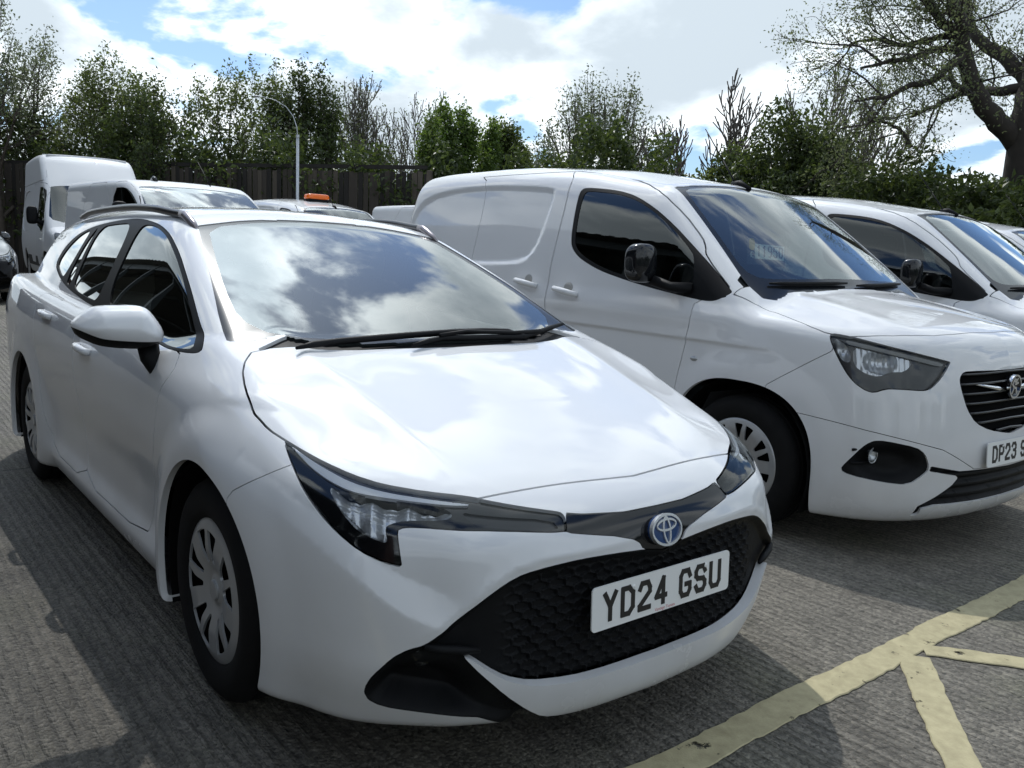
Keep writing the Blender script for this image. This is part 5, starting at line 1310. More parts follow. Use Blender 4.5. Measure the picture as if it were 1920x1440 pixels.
    # sunken concrete slabs? none show
# ---------------------------------------------------------------- vegetation
def leaf_material(name, c0, c1, trans=.45):
    m = bpy.data.materials.new(name); m.use_nodes = True; t = m.node_tree; t.nodes.clear(); MATS[name] = m; N = t.nodes.new; L = t.links
    o = N('ShaderNodeOutputMaterial'); g = N('ShaderNodeNewGeometry'); mx = N('ShaderNodeMix'); mx.data_type = 'RGBA'; mx.inputs['A'].default_value = c0+(1,); mx.inputs['B'].default_value = c1+(1,)
    L.new(g.outputs['Random Per Island'], mx.inputs['Factor'])
    d = N('ShaderNodeBsdfPrincipled'); d.inputs['Roughness'].default_value = .45; L.new(mx.outputs['Result'], d.inputs['Base Color'])
    tr = N('ShaderNodeBsdfTranslucent'); hs = N('ShaderNodeHueSaturation'); hs.inputs['Hue'].default_value = .485; hs.inputs['Saturation'].default_value = 1.15; hs.inputs['Value'].default_value = 1.5; L.new(mx.outputs['Result'], hs.inputs['Color']); L.new(hs.outputs[0], tr.inputs[0])
    ms = N('ShaderNodeMixShader'); ms.inputs[0].default_value = trans; L.new(d.outputs[0], ms.inputs[1]); L.new(tr.outputs[0], ms.inputs[2]); L.new(ms.outputs[0], o.inputs[0]); return m
leaf_material('leaf_mid', (.060, .085, .028), (.135, .175, .055)); leaf_material('leaf_dark', (.030, .048, .016), (.085, .118, .036), .42)
leaf_material('leaf_grey', (.075, .095, .055), (.150, .180, .100)); leaf_material('leaf_bright', (.060, .110, .024), (.130, .190, .050), .5); leaf_material('leaf_young', (.075, .10, .045), (.14, .165, .08), .5)
simple('bark', (.075, .062, .050), .95, var=.5, scale=9, bump=.8, bscale=40); simple('bark_dark', (.035, .029, .024), .95, var=.5, scale=9, bump=.8, bscale=40); simple('bark_grey', (.14, .125, .11), .95, var=.4, scale=12, bump=.6, bscale=40)
def frame(t):
    t = t/max(np.linalg.norm(t), 1e-9); a = np.cross(t, [0, 0, 1.]) if abs(t[2]) < .95 else np.cross(t, [1., 0, 0]); a /= np.linalg.norm(a); return t, a, np.cross(t, a)
class Tree:
    def __init__(s, seed): s.r = np.random.RandomState(seed); s.V = []; s.F = []; s.tips = []
    def limb(s, P, R, seg):
        o = len(s.V); P = np.array(P)
        for i in range(len(P)):
            t = P[min(i+1, len(P)-1)]-P[max(i-1, 0)]; t, a, b = frame(t)
            for k in range(seg): w = 2*math.pi*k/seg; s.V.append(P[i]+R[i]*(a*math.cos(w)+b*math.sin(w)))
        for i in range(len(P)-1):
            for k in range(seg): s.F.append((o+i*seg+k, o+i*seg+(k+1) % seg, o+(i+1)*seg+(k+1) % seg, o+(i+1)*seg+k))
    def grow(s, p, d, length, rad, lvl, up=.15, wig=.18, kids=(6, 5, 4, 3), ang=(.75, .8, .8, .8), ratio=.58, start=.3, rmin=.004):
        n = max(4, int(5+3*(lvl == 0))); P = [np.array(p, float)]; d = np.array(d, float)/np.linalg.norm(d)
        for i in range(n):
            d = d+s.r.normal(0, wig, 3)*.5+np.array([0, 0, up*.25]); d /= np.linalg.norm(d); P.append(P[-1]+d*length/n)
        R = np.linspace(rad, rad*(.35 if lvl < len(kids) else .4), n+1)
        s.limb(P, np.maximum(R, rmin), 9 if lvl == 0 else (5 if rad > .03 else 3))
        if lvl >= len(kids):
            for i in range(1, n+1): s.tips.append((P[i], d))
            return
        k = kids[lvl]
        for j in range(k):
            f = start+(1-start)*(j+s.r.uniform(.2, .9))/k; f = min(f, .995); i = f*n; i0 = int(i); q = P[i0]+(P[min(i0+1, n)]-P[i0])*(i-i0)
            t, a, b = frame(P[min(i0+1, n)]-P[max(i0-1, 0)]); w = j*2.4+s.r.uniform(-.6, .6); th = ang[lvl]*s.r.uniform(.65, 1.25)*(1-.35*f)
            nd = t*math.cos(th)+(a*math.cos(w)+b*math.sin(w))*math.sin(th)
            s.grow(q, nd, length*ratio*s.r.uniform(.7, 1.2)*(1.15-.45*f), max(rad*(.55-.25*f), rmin), lvl+1, up, wig, kids, ang, ratio, .25, rmin)
        s.grow(P[-1], d, length*ratio*.8, max(rad*.34, rmin), lvl+1, up, wig, kids, ang, ratio, .25, rmin)
    def leaves(s, per, size, spread, droop=0.):
        T = np.array([t[0] for t in s.tips]); D = np.array([t[1] for t in s.tips])
        if not len(T): return np.zeros((0, 3)), np.zeros((0, 4), int)
        i = np.repeat(np.arange(len(T)), per); i = i[s.r.rand(len(i)) < 1.]
        c = T[i]+s.r.normal(0, spread, (len(i), 3)); return leaf_quads(s.r, c, size, droop)
def leaf_quads(r, c, size, droop=0.):
    n = len(c); a = r.normal(0, 1, (n, 3)); a[:, 2] -= droop; a /= np.linalg.norm(a, axis=1)[:, None]; b = r.normal(0, 1, (n, 3)); b -= a*(a*b).sum(1)[:, None]; b /= np.linalg.norm(b, axis=1)[:, None]
    s = size*r.uniform(.55, 1.35, (n, 1)); nn = np.cross(a, b)*s*.18
    V = np.stack([c-a*s*.5, c+b*s*.27+nn, c+a*s*.55, c-b*s*.27+nn], 1).reshape(-1, 3); return V, np.arange(4*n).reshape(-1, 4)
def at(px, dist):
    """ground point on the sight line through photograph column px at this distance"""
    o, d = px_rays([(px, 480)]); d = d[0, :2]/np.linalg.norm(d[0, :2]); p = CAM_O[:2]+d*dist; return np.array([p[0], p[1], ground_z(p[0])])
def top_z(py, px, dist):
    o, d = px_rays([(px, py)]); return float(CAM_O[2]+dist*d[0, 2]/np.hypot(d[0, 0], d[0, 1]))
def finish_tree(T, name, base, label, cat, group, leafmat, bark, per, size, spread, droop=0., extra=None):
    root = empty(name, tuple(base), 0, label, cat, group); b = np.array(base)
    if len(T.V): mesh_obj('trunk', np.array(T.V)-b, T.F, bark, root)
    V, Q = T.leaves(per, size, spread, droop)
    if extra is not None and len(extra[0]): Q = np.concatenate([Q, extra[1]+len(V)]) if len(V) else extra[1]; V = np.concatenate([V, extra[0]]) if len(V) else extra[0]
    if len(V): mesh_obj('crown', V-b, Q, leafmat, root, smooth=False)
    return root
def bush(name, base, rx, ry, h, n, size, leafmat, label, group, seed, lump=7):
    """stems under a lumpy volume of leaves, dense outside and open at the rim"""
    r = np.random.RandomState(seed); base = np.array(base, float); T = Tree(seed)
    L = [(r.uniform(-.6, .6)*rx, r.uniform(-.6, .6)*ry, h*r.uniform(.30, .78), r.uniform(.34, .6)) for _ in range(lump)]
    P = []
    for (lx, ly, lz, lr) in L:
        k = n//lump; u = r.normal(0, 1, (k, 3)); u /= np.linalg.norm(u, axis=1)[:, None]; rad = r.uniform(.35, 1.12, (k, 1))**.6
        q = u*rad*np.array([rx*lr*1.3, ry*lr*1.3, h*.42*lr*1.6])+np.array([lx, ly, lz]); P.append(q)
        T.grow(base+[lx*.2, ly*.2, 0], np.array([lx*.5, ly*.5, lz]), lz*.6, .03, 2, kids=(0, 0, 3, 2))
    P = np.concatenate(P); P = P[P[:, 2] > .05]
    return finish_tree(T, name, base, label, 'bush', group, leafmat, 'bark', 1, size, .08, extra=leaf_quads(r, P+base, size))
def make_vegetation():
    TG = 'trees beyond the fence'
    # hedges (one mass of leaves each)
    def hedge(name, pts, depth, n, size, mat, label, seed):
        r = np.random.RandomState(seed); P = []; pts = [(np.array(p, float), h) for p, h in pts]
        seglen = [np.linalg.norm(b[0]-a[0]) for a, b in zip(pts, pts[1:])]
        for (a, b), l in zip(zip(pts, pts[1:]), seglen):
            k = int(n*l/sum(seglen)); t = r.rand(k, 1); h = a[1]+(b[1]-a[1])*t; d = (b[0]-a[0])/l; nn = np.array([-d[1], d[0], 0])
            wob = 1+.16*np.sin(t*l*1.3+seed)+.10*np.sin(t*l*3.1+2)+.08*np.sin(t*l*7.7)
            z = h*wob*(1-r.rand(k, 1)**1.7*.98)*r.uniform(.92, 1.06, (k, 1)); dep = depth*r.uniform(-.5, .5, (k, 1))*(1+.35*np.sin(t*l*2.3+z*2))
            P.append(a[0]+(b[0]-a[0])*t+nn*dep+np.concatenate([r.normal(0, .06, (k, 2)), z], 1))
        P = np.concatenate(P); V, Q = leaf_quads(r, P, size); o = mesh_obj(name, V, Q, mat, None, smooth=False)
        props(o, label, 'hedge', None, 'stuff')
    f0, f1 = FENCE_A, FENCE_B; d = (f1-f0)/np.linalg.norm(f1-f0); n = np.array([-d[1], d[0], 0]); n = n if n@(f0-[2.2, -1.6, 0]) > 0 else -n
    L = np.linalg.norm(f1-f0)
    hedge('hedge', [(f0-d*3+n*1.2, top_z(258, 0, 28)-.3), (f0+d*L*.35+n*1.2, top_z(268, 330, 26)-.3), (f0+d*L*.52+n*1.1, top_z(280, 450, 25)-.3), (f0+d*L*.7+n*1.1, top_z(268, 590, 23.5)-.3), (f0+d*L*.85+n*1.1, top_z(300, 700, 22.5)-.3), (f1+n*1.1, top_z(300, 790, 21.5)-.3), (f1+d*5+n*1.5, 3.3), (f1+d*10+n*3, 2.8)], 2.2, 64000, .15, 'leaf_dark', 'dense dark green hedge growing behind the board fence', 3)
    hedge('hedge', [(at(1290, 21), 2.2), (at(1420, 19), 2.7), (at(1560, 18), 2.9), (at(1700, 17), 2.9), (at(1840, 16.5), 2.75), (at(1990, 16), 2.6), (at(2200, 15), 2.6)], 2.0, 60000, .12, 'leaf_dark', 'overgrown dark hedge behind the row of small vans', 5)
    # left group
    def tr(name, px, dist, top, label, leaf, seed, per, size, spread, kids=(7, 5, 4), up=.28, lean=(0, 0), rad=.10, ang=(.85, .85, .8), ratio=.55, bark='bark', wig=.18, group=TG, droop=0., start=.25, py=None, scale=.62, rmin=.004):
        b = at(px, dist); h = top_z(top, px, dist)-b[2]; T = Tree(seed)
        T.grow(b, (lean[0], lean[1], 1.), h*scale, rad, 0, up, wig, kids, ang, ratio, start, rmin)
        zmax = max([t[0][2] for t in T.tips])-b[2]; k = h/zmax
        T.V = [b+(v-b)*k for v in T.V]; T.tips = [(b+(p-b)*k, dd) for p, dd in T.tips]
        return finish_tree(T, name, b, label, 'tree', group, leaf, bark, per, size, spread, droop)
    R = CAM_R[:2]                                          # picture right, for leaning
    ln = lambda k: (R[0]*k, R[1]*k)
    tr('broadleaf_tree', 5, 27, -60, 'tall thin tree with scattered pale leaves at the fence end', 'leaf_grey', 11, 3, .085, .12, rad=.13, kids=(8, 6, 4))
    tr('broadleaf_tree', 70, 29, 62, 'pale leaved tree behind the high-roof van', 'leaf_grey', 12, 3, .085, .12, rad=.11, kids=(8, 6, 4))
    tr('broadleaf_tree', 165, 28, 88, 'airy tree with light upright shoots over the high-roof van', 'leaf_mid', 13, 3, .09, .11, kids=(8, 6, 4), up=.4)
    tr('broadleaf_tree', 235, 27, 112, 'slim tree of light shoots beside the airy one', 'leaf_mid', 14, 3, .09, .11, kids=(7, 5, 4), up=.45)
    tr('broadleaf_tree', 275, 26, 134, 'dense dark tree with two pointed tops above the hedge', 'leaf_mid', 15, 4, .095, .12, kids=(8, 6, 4), up=.32)
    tr('broadleaf_tree', 335, 25, 142, 'dark rounded tree with a curling top above the hedge', 'leaf_dark', 16, 4, .095, .12, kids=(8, 6, 4), up=.28)
    tr('broadleaf_tree', 455, 25, 100, 'feathery dark tree bent over by wind above the fence', 'leaf_mid', 17, 3, .095, .10, kids=(9, 6, 4), up=.55, lean=ln(-.28), rad=.08)
    tr('broadleaf_tree', 500, 26, 118, 'thin wind-bent tree beside the feathery one', 'leaf_mid', 18, 3, .09, .10, kids=(8, 6, 3), up=.6, lean=ln(-.2), rad=.08)
    tr('broadleaf_tree', 575, 25, 108, 'narrow dark upright tree with a spiky top', 'leaf_dark', 19, 4, .095, .10, kids=(9, 5, 4), up=.9, ang=(.45, .6, .7), lean=ln(-.08))
    tr('broadleaf_tree', 628, 25, 126, 'short narrow dark tree next to bare birches', 'leaf_dark', 20, 4, .095, .12, kids=(8, 5, 4), up=.9, ang=(.45, .6, .7))
    for i, (px, dd, tp, lab) in enumerate(((664, 26, 122, 'bare tree touching the dark narrow tree, barely in leaf'), (692, 27, 132, 'bare forked tree with fine grey twigs'), (742, 28, 158, 'low bare tree spreading into fine twigs beside green saplings'))):
        tr('bare_tree', px, dd, tp, lab, 'leaf_young', 30+i, 1, .07, .10, kids=(8, 6, 5), up=.55, ang=(.55, .6, .65), rad=.09, bark='bark_grey', ratio=.55, rmin=.013)
    for i, (px, dd, tp, lab) in enumerate(((800, 22, 222, 'short sapling at the left of the green clump'), (832, 22, 190, 'tallest bright green sapling above the fence end'), (875, 23, 205, 'bright sapling with a split pointed top'), (905, 23, 222, 'leafy sapling in the middle of the green clump'), (945, 24, 232, 'thin green sapling standing off from the clump'), (985, 24, 240, 'small pale sapling in front of the round willow'))):
        tr('sapling', px, dd, tp, lab, 'leaf_bright' if i < 4 else 'leaf_mid', 40+i, 6, .095, .11, kids=(9, 5, 3), up=1.1, ang=(.42, .5, .6), rad=.05, ratio=.45, group='green saplings above the fence end', start=.12)
    # round willow
    b = at(1112, 27); T = Tree(60); h = top_z(138, 1112, 27)-b[2]
    rn = R/np.linalg.norm(R); fn_ = np.array([-rn[1], rn[0]])
    for i in range(21):
        th = math.radians(-84+168*i/20+T.r.uniform(-5, 5)); dep = T.r.uniform(-1.3, 1.3); reach = T.r.uniform(.80, 1.03)
        ex = 2.35*math.sin(th)*reach; ez = h*(.30+.62*math.cos(th)**.8)*reach; P = []
        for t in np.linspace(0, 1, 9): q = rn*(ex*t**1.25+.25*math.sin(th)*(1-t))+fn_*dep*t; P.append(b+np.array([q[0], q[1], .1+ez*(t**.8)])+T.r.normal(0, .05, 3))
        P = np.array(P); T.limb(P, np.linspace(.085, .016, 9), 6)
        for j in range(11):
            k = T.r.uniform(.30, 1.)*8; k0 = int(min(k, 7)); p = P[k0]+(P[k0+1]-P[k0])*(k-k0); nd = (P[k0+1]-P[k0])/np.linalg.norm(P[k0+1]-P[k0])*.8+T.r.normal(0, .55, 3)+np.array([0, 0, .25])
            T.grow(p, nd, T.r.uniform(.4, .7), .014, 2, .25, .2, (0, 0, 3), (0, 0, .7), .5, .2, .006)
    cl = []
    for i in range(620):
        th = math.radians(T.r.uniform(-88, 88)); rr = T.r.uniform(.25, 1.)**.45; ex = 2.45*math.sin(th)*rr; ez = h*(.12+.86*math.cos(th)**.75*rr)*T.r.uniform(.9, 1.04); dep = T.r.uniform(-1.5, 1.5)*(1-.4*rr)
        q = rn*ex+fn_*dep; c = b+np.array([q[0], q[1], max(ez, .8)]); d0 = c-(b+np.array([q[0]*.25, q[1]*.25, ez*.2])); d0 /= np.linalg.norm(d0)
        P = np.array([c-d0*.55, c-d0*.25+T.r.normal(0, .03, 3), c+d0*.12]); T.limb(P, [.011, .008, .005], 3); cl.append(c+T.r.normal(0, 1, (16, 3))*[.13, .13, .20])
    T.tips = []
    finish_tree(T, 'willow_tree', b, 'wide round grey-green willow standing alone against the sky', 'tree', None, 'leaf_grey', 'bark', 1, .09, .09, extra=leaf_quads(T.r, np.concatenate(cl), .095))
    # bare trees and bush right of the willow
    for i, (px, dd, tp, lab, ro) in enumerate(((1335, 22, 215, 'small bare leaning tree left of the dark bush', -.35), (1405, 22, 150, 'bare slender tree behind the dark bush', -.1), (1512, 24, 98, 'tallest bare tree rising over the dark bush', 0.), (1555, 25, 150, 'bare tree half hidden by the old tree\'s branches', .1))):
        tr('bare_tree', px, dd, tp, lab, 'leaf_young', 70+i, 1 if i == 3 else 0, .06, .08, kids=(8, 6, 5), up=.45, lean=ln(ro), ang=(.55, .65, .7), rad=.08, rmin=.015, bark='bark_grey', group='bare trees over the dark bush')
    bb = at(1490, 18.5); bush('holly_bush', bb, 1.05, 1.1, top_z(200, 1490, 18.5)-bb[2], 17000, .10, 'leaf_dark', 'big rounded evergreen bush standing above the hedge', None, 80, 10)
    bb = at(1410, 18.5); bush('holly_bush', bb, .55, .8, top_z(300, 1410, 18.5)-bb[2], 5000, .12, 'leaf_dark', 'low evergreen bush leaning on the bigger rounded bush', None, 81, 6)
    bb = at(1335, 19); bush('holly_bush', bb, .5, .8, top_z(300, 1335, 19)-bb[2], 5000, .10, 'leaf_mid', 'loose small bush at the end of the right hand hedge', None, 82, 6)
    bb = at(1610, 18); bush('holly_bush', bb, .8, .9, top_z(290, 1610, 18)-bb[2], 4500, .12, 'leaf_mid', 'open leafy bush under the old tree\'s branches', None, 83, 7)
    bb = at(1880, 15.2); bush('holly_bush', bb, 1.0, .7, top_z(300, 1880, 15.2)-bb[2], 6000, .12, 'leaf_mid', 'bright bush at the foot of the old tree', None, 84, 6)
    # the old tree: main limbs follow the photograph, its twigs grow at random
    D = 17.5; b = at(1905, D); T = Tree(90); fwd = np.array([CAM_F[0], CAM_F[1], 0]); fwd /= np.linalg.norm(fwd)
    def pt(px, py, dd=0.):
        o, d = px_rays([(px, py)]); d = d[0]; return CAM_O+d*(D+dd)/np.hypot(d[0], d[1])
    c3 = lambda a, b_: (1220+a/2.743, b_/2.743)
    limbs = [([b-[0, 0, .2], pt(*c3(1940, 640)), pt(*c3(1975, 400), .1), pt(*c3(2005, 150), .2), pt(*c3(2040, -150), .3), pt(*c3(2080, -500), .3)], [.38, .28, .23, .19, .15, .07]),
             ([pt(*c3(1915, 760)), pt(*c3(1800, 640), -.2), pt(*c3(1700, 520), -.4), pt(*c3(1640, 380), -.5), pt(*c3(1610, 230), -.6), pt(*c3(1590, 90), -.7), pt(*c3(1530, -60), -.8), pt(*c3(1480, -300), -.9)], [.20, .18, .155, .14, .125, .105, .08, .04]),
             ([pt(*c3(1965, 440), .1), pt(*c3(1830, 300), .4), pt(*c3(1700, 215), .7), pt(*c3(1640, 120), .9), pt(*c3(1640, -40), 1.1), pt(*c3(1700, -300), 1.2)], [.14, .12, .10, .085, .07, .035]),
             ([pt(*c3(1600, 190), -.6), pt(*c3(1500, 110), -.9), pt(*c3(1430, 0), -1.2), pt(*c3(1380, -150), -1.5)], [.10, .08, .065, .04]),
             ([pt(*c3(1620, 270), -.55), pt(*c3(1540, 330), -1.), pt(*c3(1440, 420), -1.3), pt(*c3(1330, 440), -1.6), pt(*c3(1200, 500), -1.9), pt(*c3(1050, 520), -2.2)], [.085, .07, .055, .045, .035, .02]),
             ([pt(*c3(1600, 260), -.6), pt(*c3(1480, 250), -1.), pt(*c3(1350, 300), -1.3), pt(*c3(1220, 320), -1.6), pt(*c3(1080, 350), -1.9)], [.07, .06, .045, .035, .02]),
             ([pt(*c3(1590, 180), -.6), pt(*c3(1450, 200), -.6), pt(*c3(1300, 230), -.5), pt(*c3(1150, 200), -.4), pt(*c3(1020, 230), -.4)], [.065, .05, .04, .03, .018]),
             ([pt(*c3(1950, 455)), pt(*c3(1740, 470), .5), pt(*c3(1600, 480), 1.), pt(*c3(1480, 540), 1.4), pt(*c3(1340, 600), 1.8)], [.10, .08, .06, .045, .03]),
             ([pt(*c3(1640, 470), -.45), pt(*c3(1560, 440), -.9), pt(*c3(1540, 360), -1.2)], [.06, .045, .03]),
             ([pt(*c3(1340, 760), .6), pt(*c3(1300, 690), .6), pt(*c3(1240, 640), .6), pt(*c3(1100, 610), .5)], [.05, .04, .03, .018])]
    for P, Rr in limbs:
        P = np.array(P); t = np.linspace(0, 1, len(P)); q = np.linspace(0, 1, len(P)*4); S = pchip(t, P, q); S[1:-1] += T.r.normal(0, .012, (len(S)-2, 3)); T.limb(S, pchip(t, np.array(Rr), q), 10)
        l = np.linalg.norm(P[-1]-P[0]); thick = Rr[0] > .15
        for j in range(int(4+l*(2.2 if not thick else 1.3))):
            f = T.r.uniform(.25 if thick else .12, 1.); i = f*(len(S)-1); i0 = int(min(i, len(S)-2)); p = S[i0]+(S[i0+1]-S[i0])*(i-i0)
            tt, a, c = frame(S[i0+1]-S[i0]); w = T.r.uniform(0, 6.28); nd = tt*.55+(a*math.cos(w)+c*math.sin(w))*.8+np.array([0, 0, .12])
            T.grow(p, nd, T.r.uniform(.7, 1.5), T.r.uniform(.012, .03), 1, .08, .32, (0, 4, 3), (0, .8, .8), .58, .2)
    finish_tree(T, 'oak_tree', b, 'massive old tree with dark forked trunk and fresh leaves', 'tree', None, 'leaf_young', 'bark_dark', 3, .050, .14)
    # low trees far behind, closing the horizon
    def far(px, dist, top, label, seed, leaf):
        bp = at(px, dist); bush('distant_tree', bp, dist*.045, dist*.045, top_z(top, px, dist)-bp[2], 4200, .30, leaf, label, 'low trees on the horizon', seed, 7)
    far(1270, 48, 330, 'low distant tree seen between willow and bush', 101, 'leaf_mid'); far(1040, 50, 300, 'low distant tree behind the willow foot', 102, 'leaf_mid'); far(700, 55, 285, 'low distant tree seen through the bare trees', 103, 'leaf_mid')
FENCE_A = np.append(at(-60, 28.5)[:2], .21); FENCE_B = np.append(at(795, 20.3)[:2], .21)
def make_fence():
    simple('weathered_board', (.045, .038, .031), .92, var=.55, scale=3.5, bump=.7, bscale=60)
    simple('weathered_board_pale', (.075, .063, .05), .92, var=.5, scale=3.5, bump=.7, bscale=60)
    simple('weathered_board_dark', (.02, .018, .016), .92, var=.5, scale=3.5, bump=.7, bscale=60)
    a, b = FENCE_A, FENCE_B; L = np.linalg.norm(b-a); d = (b-a)/L; ang = math.atan2(d[1], d[0]); r = random.Random(8)
    f = empty('board_fence', tuple(a), ang, 'tall weathered close-board timber fence behind the vans', 'fence')
    meshes = []
    for k in range(5):
        bb = B(); h = 1.; w = .128; zt = r.uniform(-.004, .004)
        bb.add([(0, 0, 0), (w, 0, 0), (w, .022, 0), (0, .022, 0), (.004, 0, 1+zt), (w-.006, 0, 1-zt), (w-.006, .020, 1-zt), (.004, .020, 1+zt)], [(0, 3, 2, 1), (4, 5, 6, 7), (0, 1, 5, 4), (1, 2, 6, 5), (2, 3, 7, 6), (3, 0, 4, 7)])
        o = bb.build('board', ('weathered_board', 'weathered_board_dark', 'weathered_board', 'weathered_board_pale', 'weathered_board_dark')[k]); meshes.append(o.data); bpy.data.objects.remove(o)
    x = 0.; h0 = top_z(312, 60, 28.)-.21; h1 = top_z(324, 790, 20.3)-.21; hh = lambda t: h0+(h1-h0)*t
    while x < L:
        o = bpy.data.objects.new('board', r.choice(meshes)); COL.objects.link(o); o.parent = f; o.location = (x, r.uniform(-.012, .004), 0); o.scale = (1, 1, hh(x/L)+r.uniform(-.03, .03)); o.rotation_euler = (0, r.uniform(-.006, .006), 0); x += .134+r.choice((0, 0, 0, .008, .02))
    for z in (.5, 1.7, 2.9):
        bb = B(); bb.box((0, .03, z), (L, .09, z+.09)); bb.build('rail', 'weathered_board_dark', f)
    k = 0
    while k*2.7 < L+.1:
        bb = B(); h = hh(k*2.7/L)+.06; bb.box((min(k*2.7, L)-.05, .04, 0), (min(k*2.7, L)+.05, .15, h), .008); bb.build('post', 'weathered_board', f); k += 1
    bb = B(); bb.box((L+.02, -.03, 0), (L+.14, .09, h1+.06), .01); bb.build('post', 'weathered_board_pale', f)
# ---------------------------------------------------------------- large vans in the back row
def big_van(name, loc, rz, label, roof, ws, rear, hw, moulding, H=.03, ribs=False):
    R_ = Curve1(roof, .08); W_ = Curve1(ws, .08); Hd = Curve1([(-.8, 1.42), (-.2, 1.36), (.2, 1.27), (.5, 1.17), (.75, 1.05), (.92, .93), (1.1, .8)], .08); zr = max(p[1] for p in roof)
    S_ = Curve1([(.15, .84*hw), (.25, .92*hw), (.5, .975*hw), (.9, hw), (1.15, .985*hw), (1.5, .945*hw), (1.9, .90*hw), (2.3, .875*hw), (2.7, .85*hw), (3., .8*hw)], .08)
    def F(P):
        x, y, z = P[:, 0], np.abs(P[:, 1]), P[:, 2]; u = y/hw
        w = S_(z)-.10*sstep(-.2, .8, x)-.02*sstep(1.0, 2.0, z)*sstep(-1.2, -.2, x)*2
        nose = (x-(.93-.16*u**2-.30*u**5-.10*np.maximum(z-.75, 0)-.25*np.maximum(.35-z, 0)))*.85
        top = smin(R_(x)-.05*u**2.4, W_(x+.22*y*y), .12); hood = Hd(x)-.10*u**2.5
        f = smax(np.maximum(y-w, -9), (z-np.maximum(top, hood))*.8, .10); f = smax(f, nose, .10)
        tail = (rear+.05*u**6)-x
        return smax(smax(f, tail, .10), .25-z, .04)
    van = empty(name, loc, rz, label, 'van', 'large vans in the back row')
    m = surface(F, (rear-.1, -hw-.1, .15), (1.1, hw+.1, zr+.12), H)
    base = rear+1.0
    for cx in (0., base):
        m = split(m, np.where((np.abs(m.V[:, 1]) > .5) & (m.V[:, 2] < 1.), np.hypot(m.V[:, 0]-cx, m.V[:, 2]-.34)-.41, .12))[1]
    xt = [p[0] for p in ws if p[1] >= 1.8][0] if False else None
    # windscreen: where the raked surface lies between its foot and the roof edge
    zt = WS_TOP[name_key(roof)]
    xs = lambda z: float(np.interp(z, [p[1] for p in ws], [p[0] for p in ws]))
    x0, x1 = xs(1.33), xs(zt)
    wp = np.array([[x1, -.1], [x1-.01, .3], [x1-.06, .77*hw], [(x0+x1)/2-.12, .84*hw], [x0-.22, .895*hw], [x0-.02, .6*hw], [x0+.06, -.1]])
    up = lambda k: (k.V[:, 2] > 1.2) & (k.N[:, 0] > .1) & (k.N[:, 2] > .05)
    g, m = cut(m, TOP, smooth_poly(wp, 1, True, (0, 2, 6)), up); part('windscreen', g, 'windscreen_glass', van, off=-.004)
    sel = lambda k: (np.abs(k.V[:, 1]) > .45) & (np.abs(k.N[:, 1]) > .3)
    dw = np.array([[-.06, 1.22], [-.32, 1.50], [x1+.02, zt-.16], [x1-.20, zt-.07], [-1.28, zt-.07], [-1.32, 1.24], [-.9, 1.20], [-.5, 1.10]])
    g, m = cut(m, SIDE, smooth_poly(dw, 1), sel, .004)
    dr = np.array([[-.02, 1.28], [-.36, 1.56], [x1-.02, zt-.06], [x1-.22, zt+.02], [-1.36, zt+.02], [-1.38, .45], [-.55, .45], [-.30, .95]])
    d_, m = cut(m, SIDE, smooth_poly(dr, 1), sel, .008)
    dl = [part('door', h, 'back_van_paint', van, .02) for h in halves(d_)]
    for h, d in zip(halves(g), dl): part('window', h, 'dark_glass', d, off=-.004)
    s_, m = cut(m, SIDE, smooth_poly(np.array([[-1.42, zt+.02], [-1.42, .48], [-2.55, .48], [-2.55, zt+.02]]), 1), sel, .008)
    for h in halves(s_): part('sliding_door', h, 'back_van_paint', van, .02)
    if zr > 2.5:
        rc_, m = cut(m, SIDE, np.array([[1.2, 2.12], [1.2, 3.2], [rear-.5, 3.2], [rear-.5, 2.12]]), lambda k: (k.V[:, 0] < -.9) & (np.abs(k.N[:, 1]) > .3), .012)
        for h in halves(rc_): part('roof_side', h, 'back_van_paint', van, .02)
        pn_, m = cut(m, SIDE, smooth_poly(np.array([[-2.62, 1.98], [-2.62, 1.12], [rear+.18, 1.12], [rear+.18, 1.98]]), 2), sel, .012)
        for h in halves(pn_): part('side_panel', h, 'back_van_paint', van, .02, -.012)
    if moulding:
        b_, m = cut(m, SIDE, np.array([[-.42, .42], [-.42, .62], [base+.43, .62], [base+.43, .42]]), sel)
        for h in halves(b_): part('side_moulding', h, 'black_plastic', van, .01, .006)
    fr = lambda k: (k.V[:, 0] > .3) & (k.N[:, 0] > .05)
    q, m = cut(m, FRONT, np.array([[-.1, .95], [.42, .93], [.40, .62], [-.1, .58]]), fr); part('grille', q, 'black_plastic', van, .01, -.012)
    q, m = cut(m, FRONT, np.array([[-.1, .50], [.62, .50], [.66, .34], [-.1, .32]]), fr); part('lower_intake', q, 'black_plastic', van, .01, -.012)
    q, m = cut(m, FRONT, smooth_poly(np.array([[.46, .98], [.80, 1.10], [.90, 1.10], [.88, .88], [.62, .76], [.48, .78]]), 1), fr)
    for h in halves(q): L = part('headlight', h, 'lamp_lens', van, 0, -.001); part('reflector', M(h.V-h.N*.02, h.N, h.T), 'silver_plastic', L)
    part('body', m, 'back_van_paint', van, .02)
    for cx in (0., base):
        for s in (-1, 1): make_wheel(van, (cx, s*(hw-.16), .34), s, .34, .215, .212, [(math.radians(k*60), .28, .10, .165) for k in range(6)], hub='big'); wheel_liner(van, cx, .5, hw-.05, .405, .35, s)
    b = B(); b.box((rear+.15, -.75, .30), (.6, .75, .38)); b.build('underbody', 'liner', van)
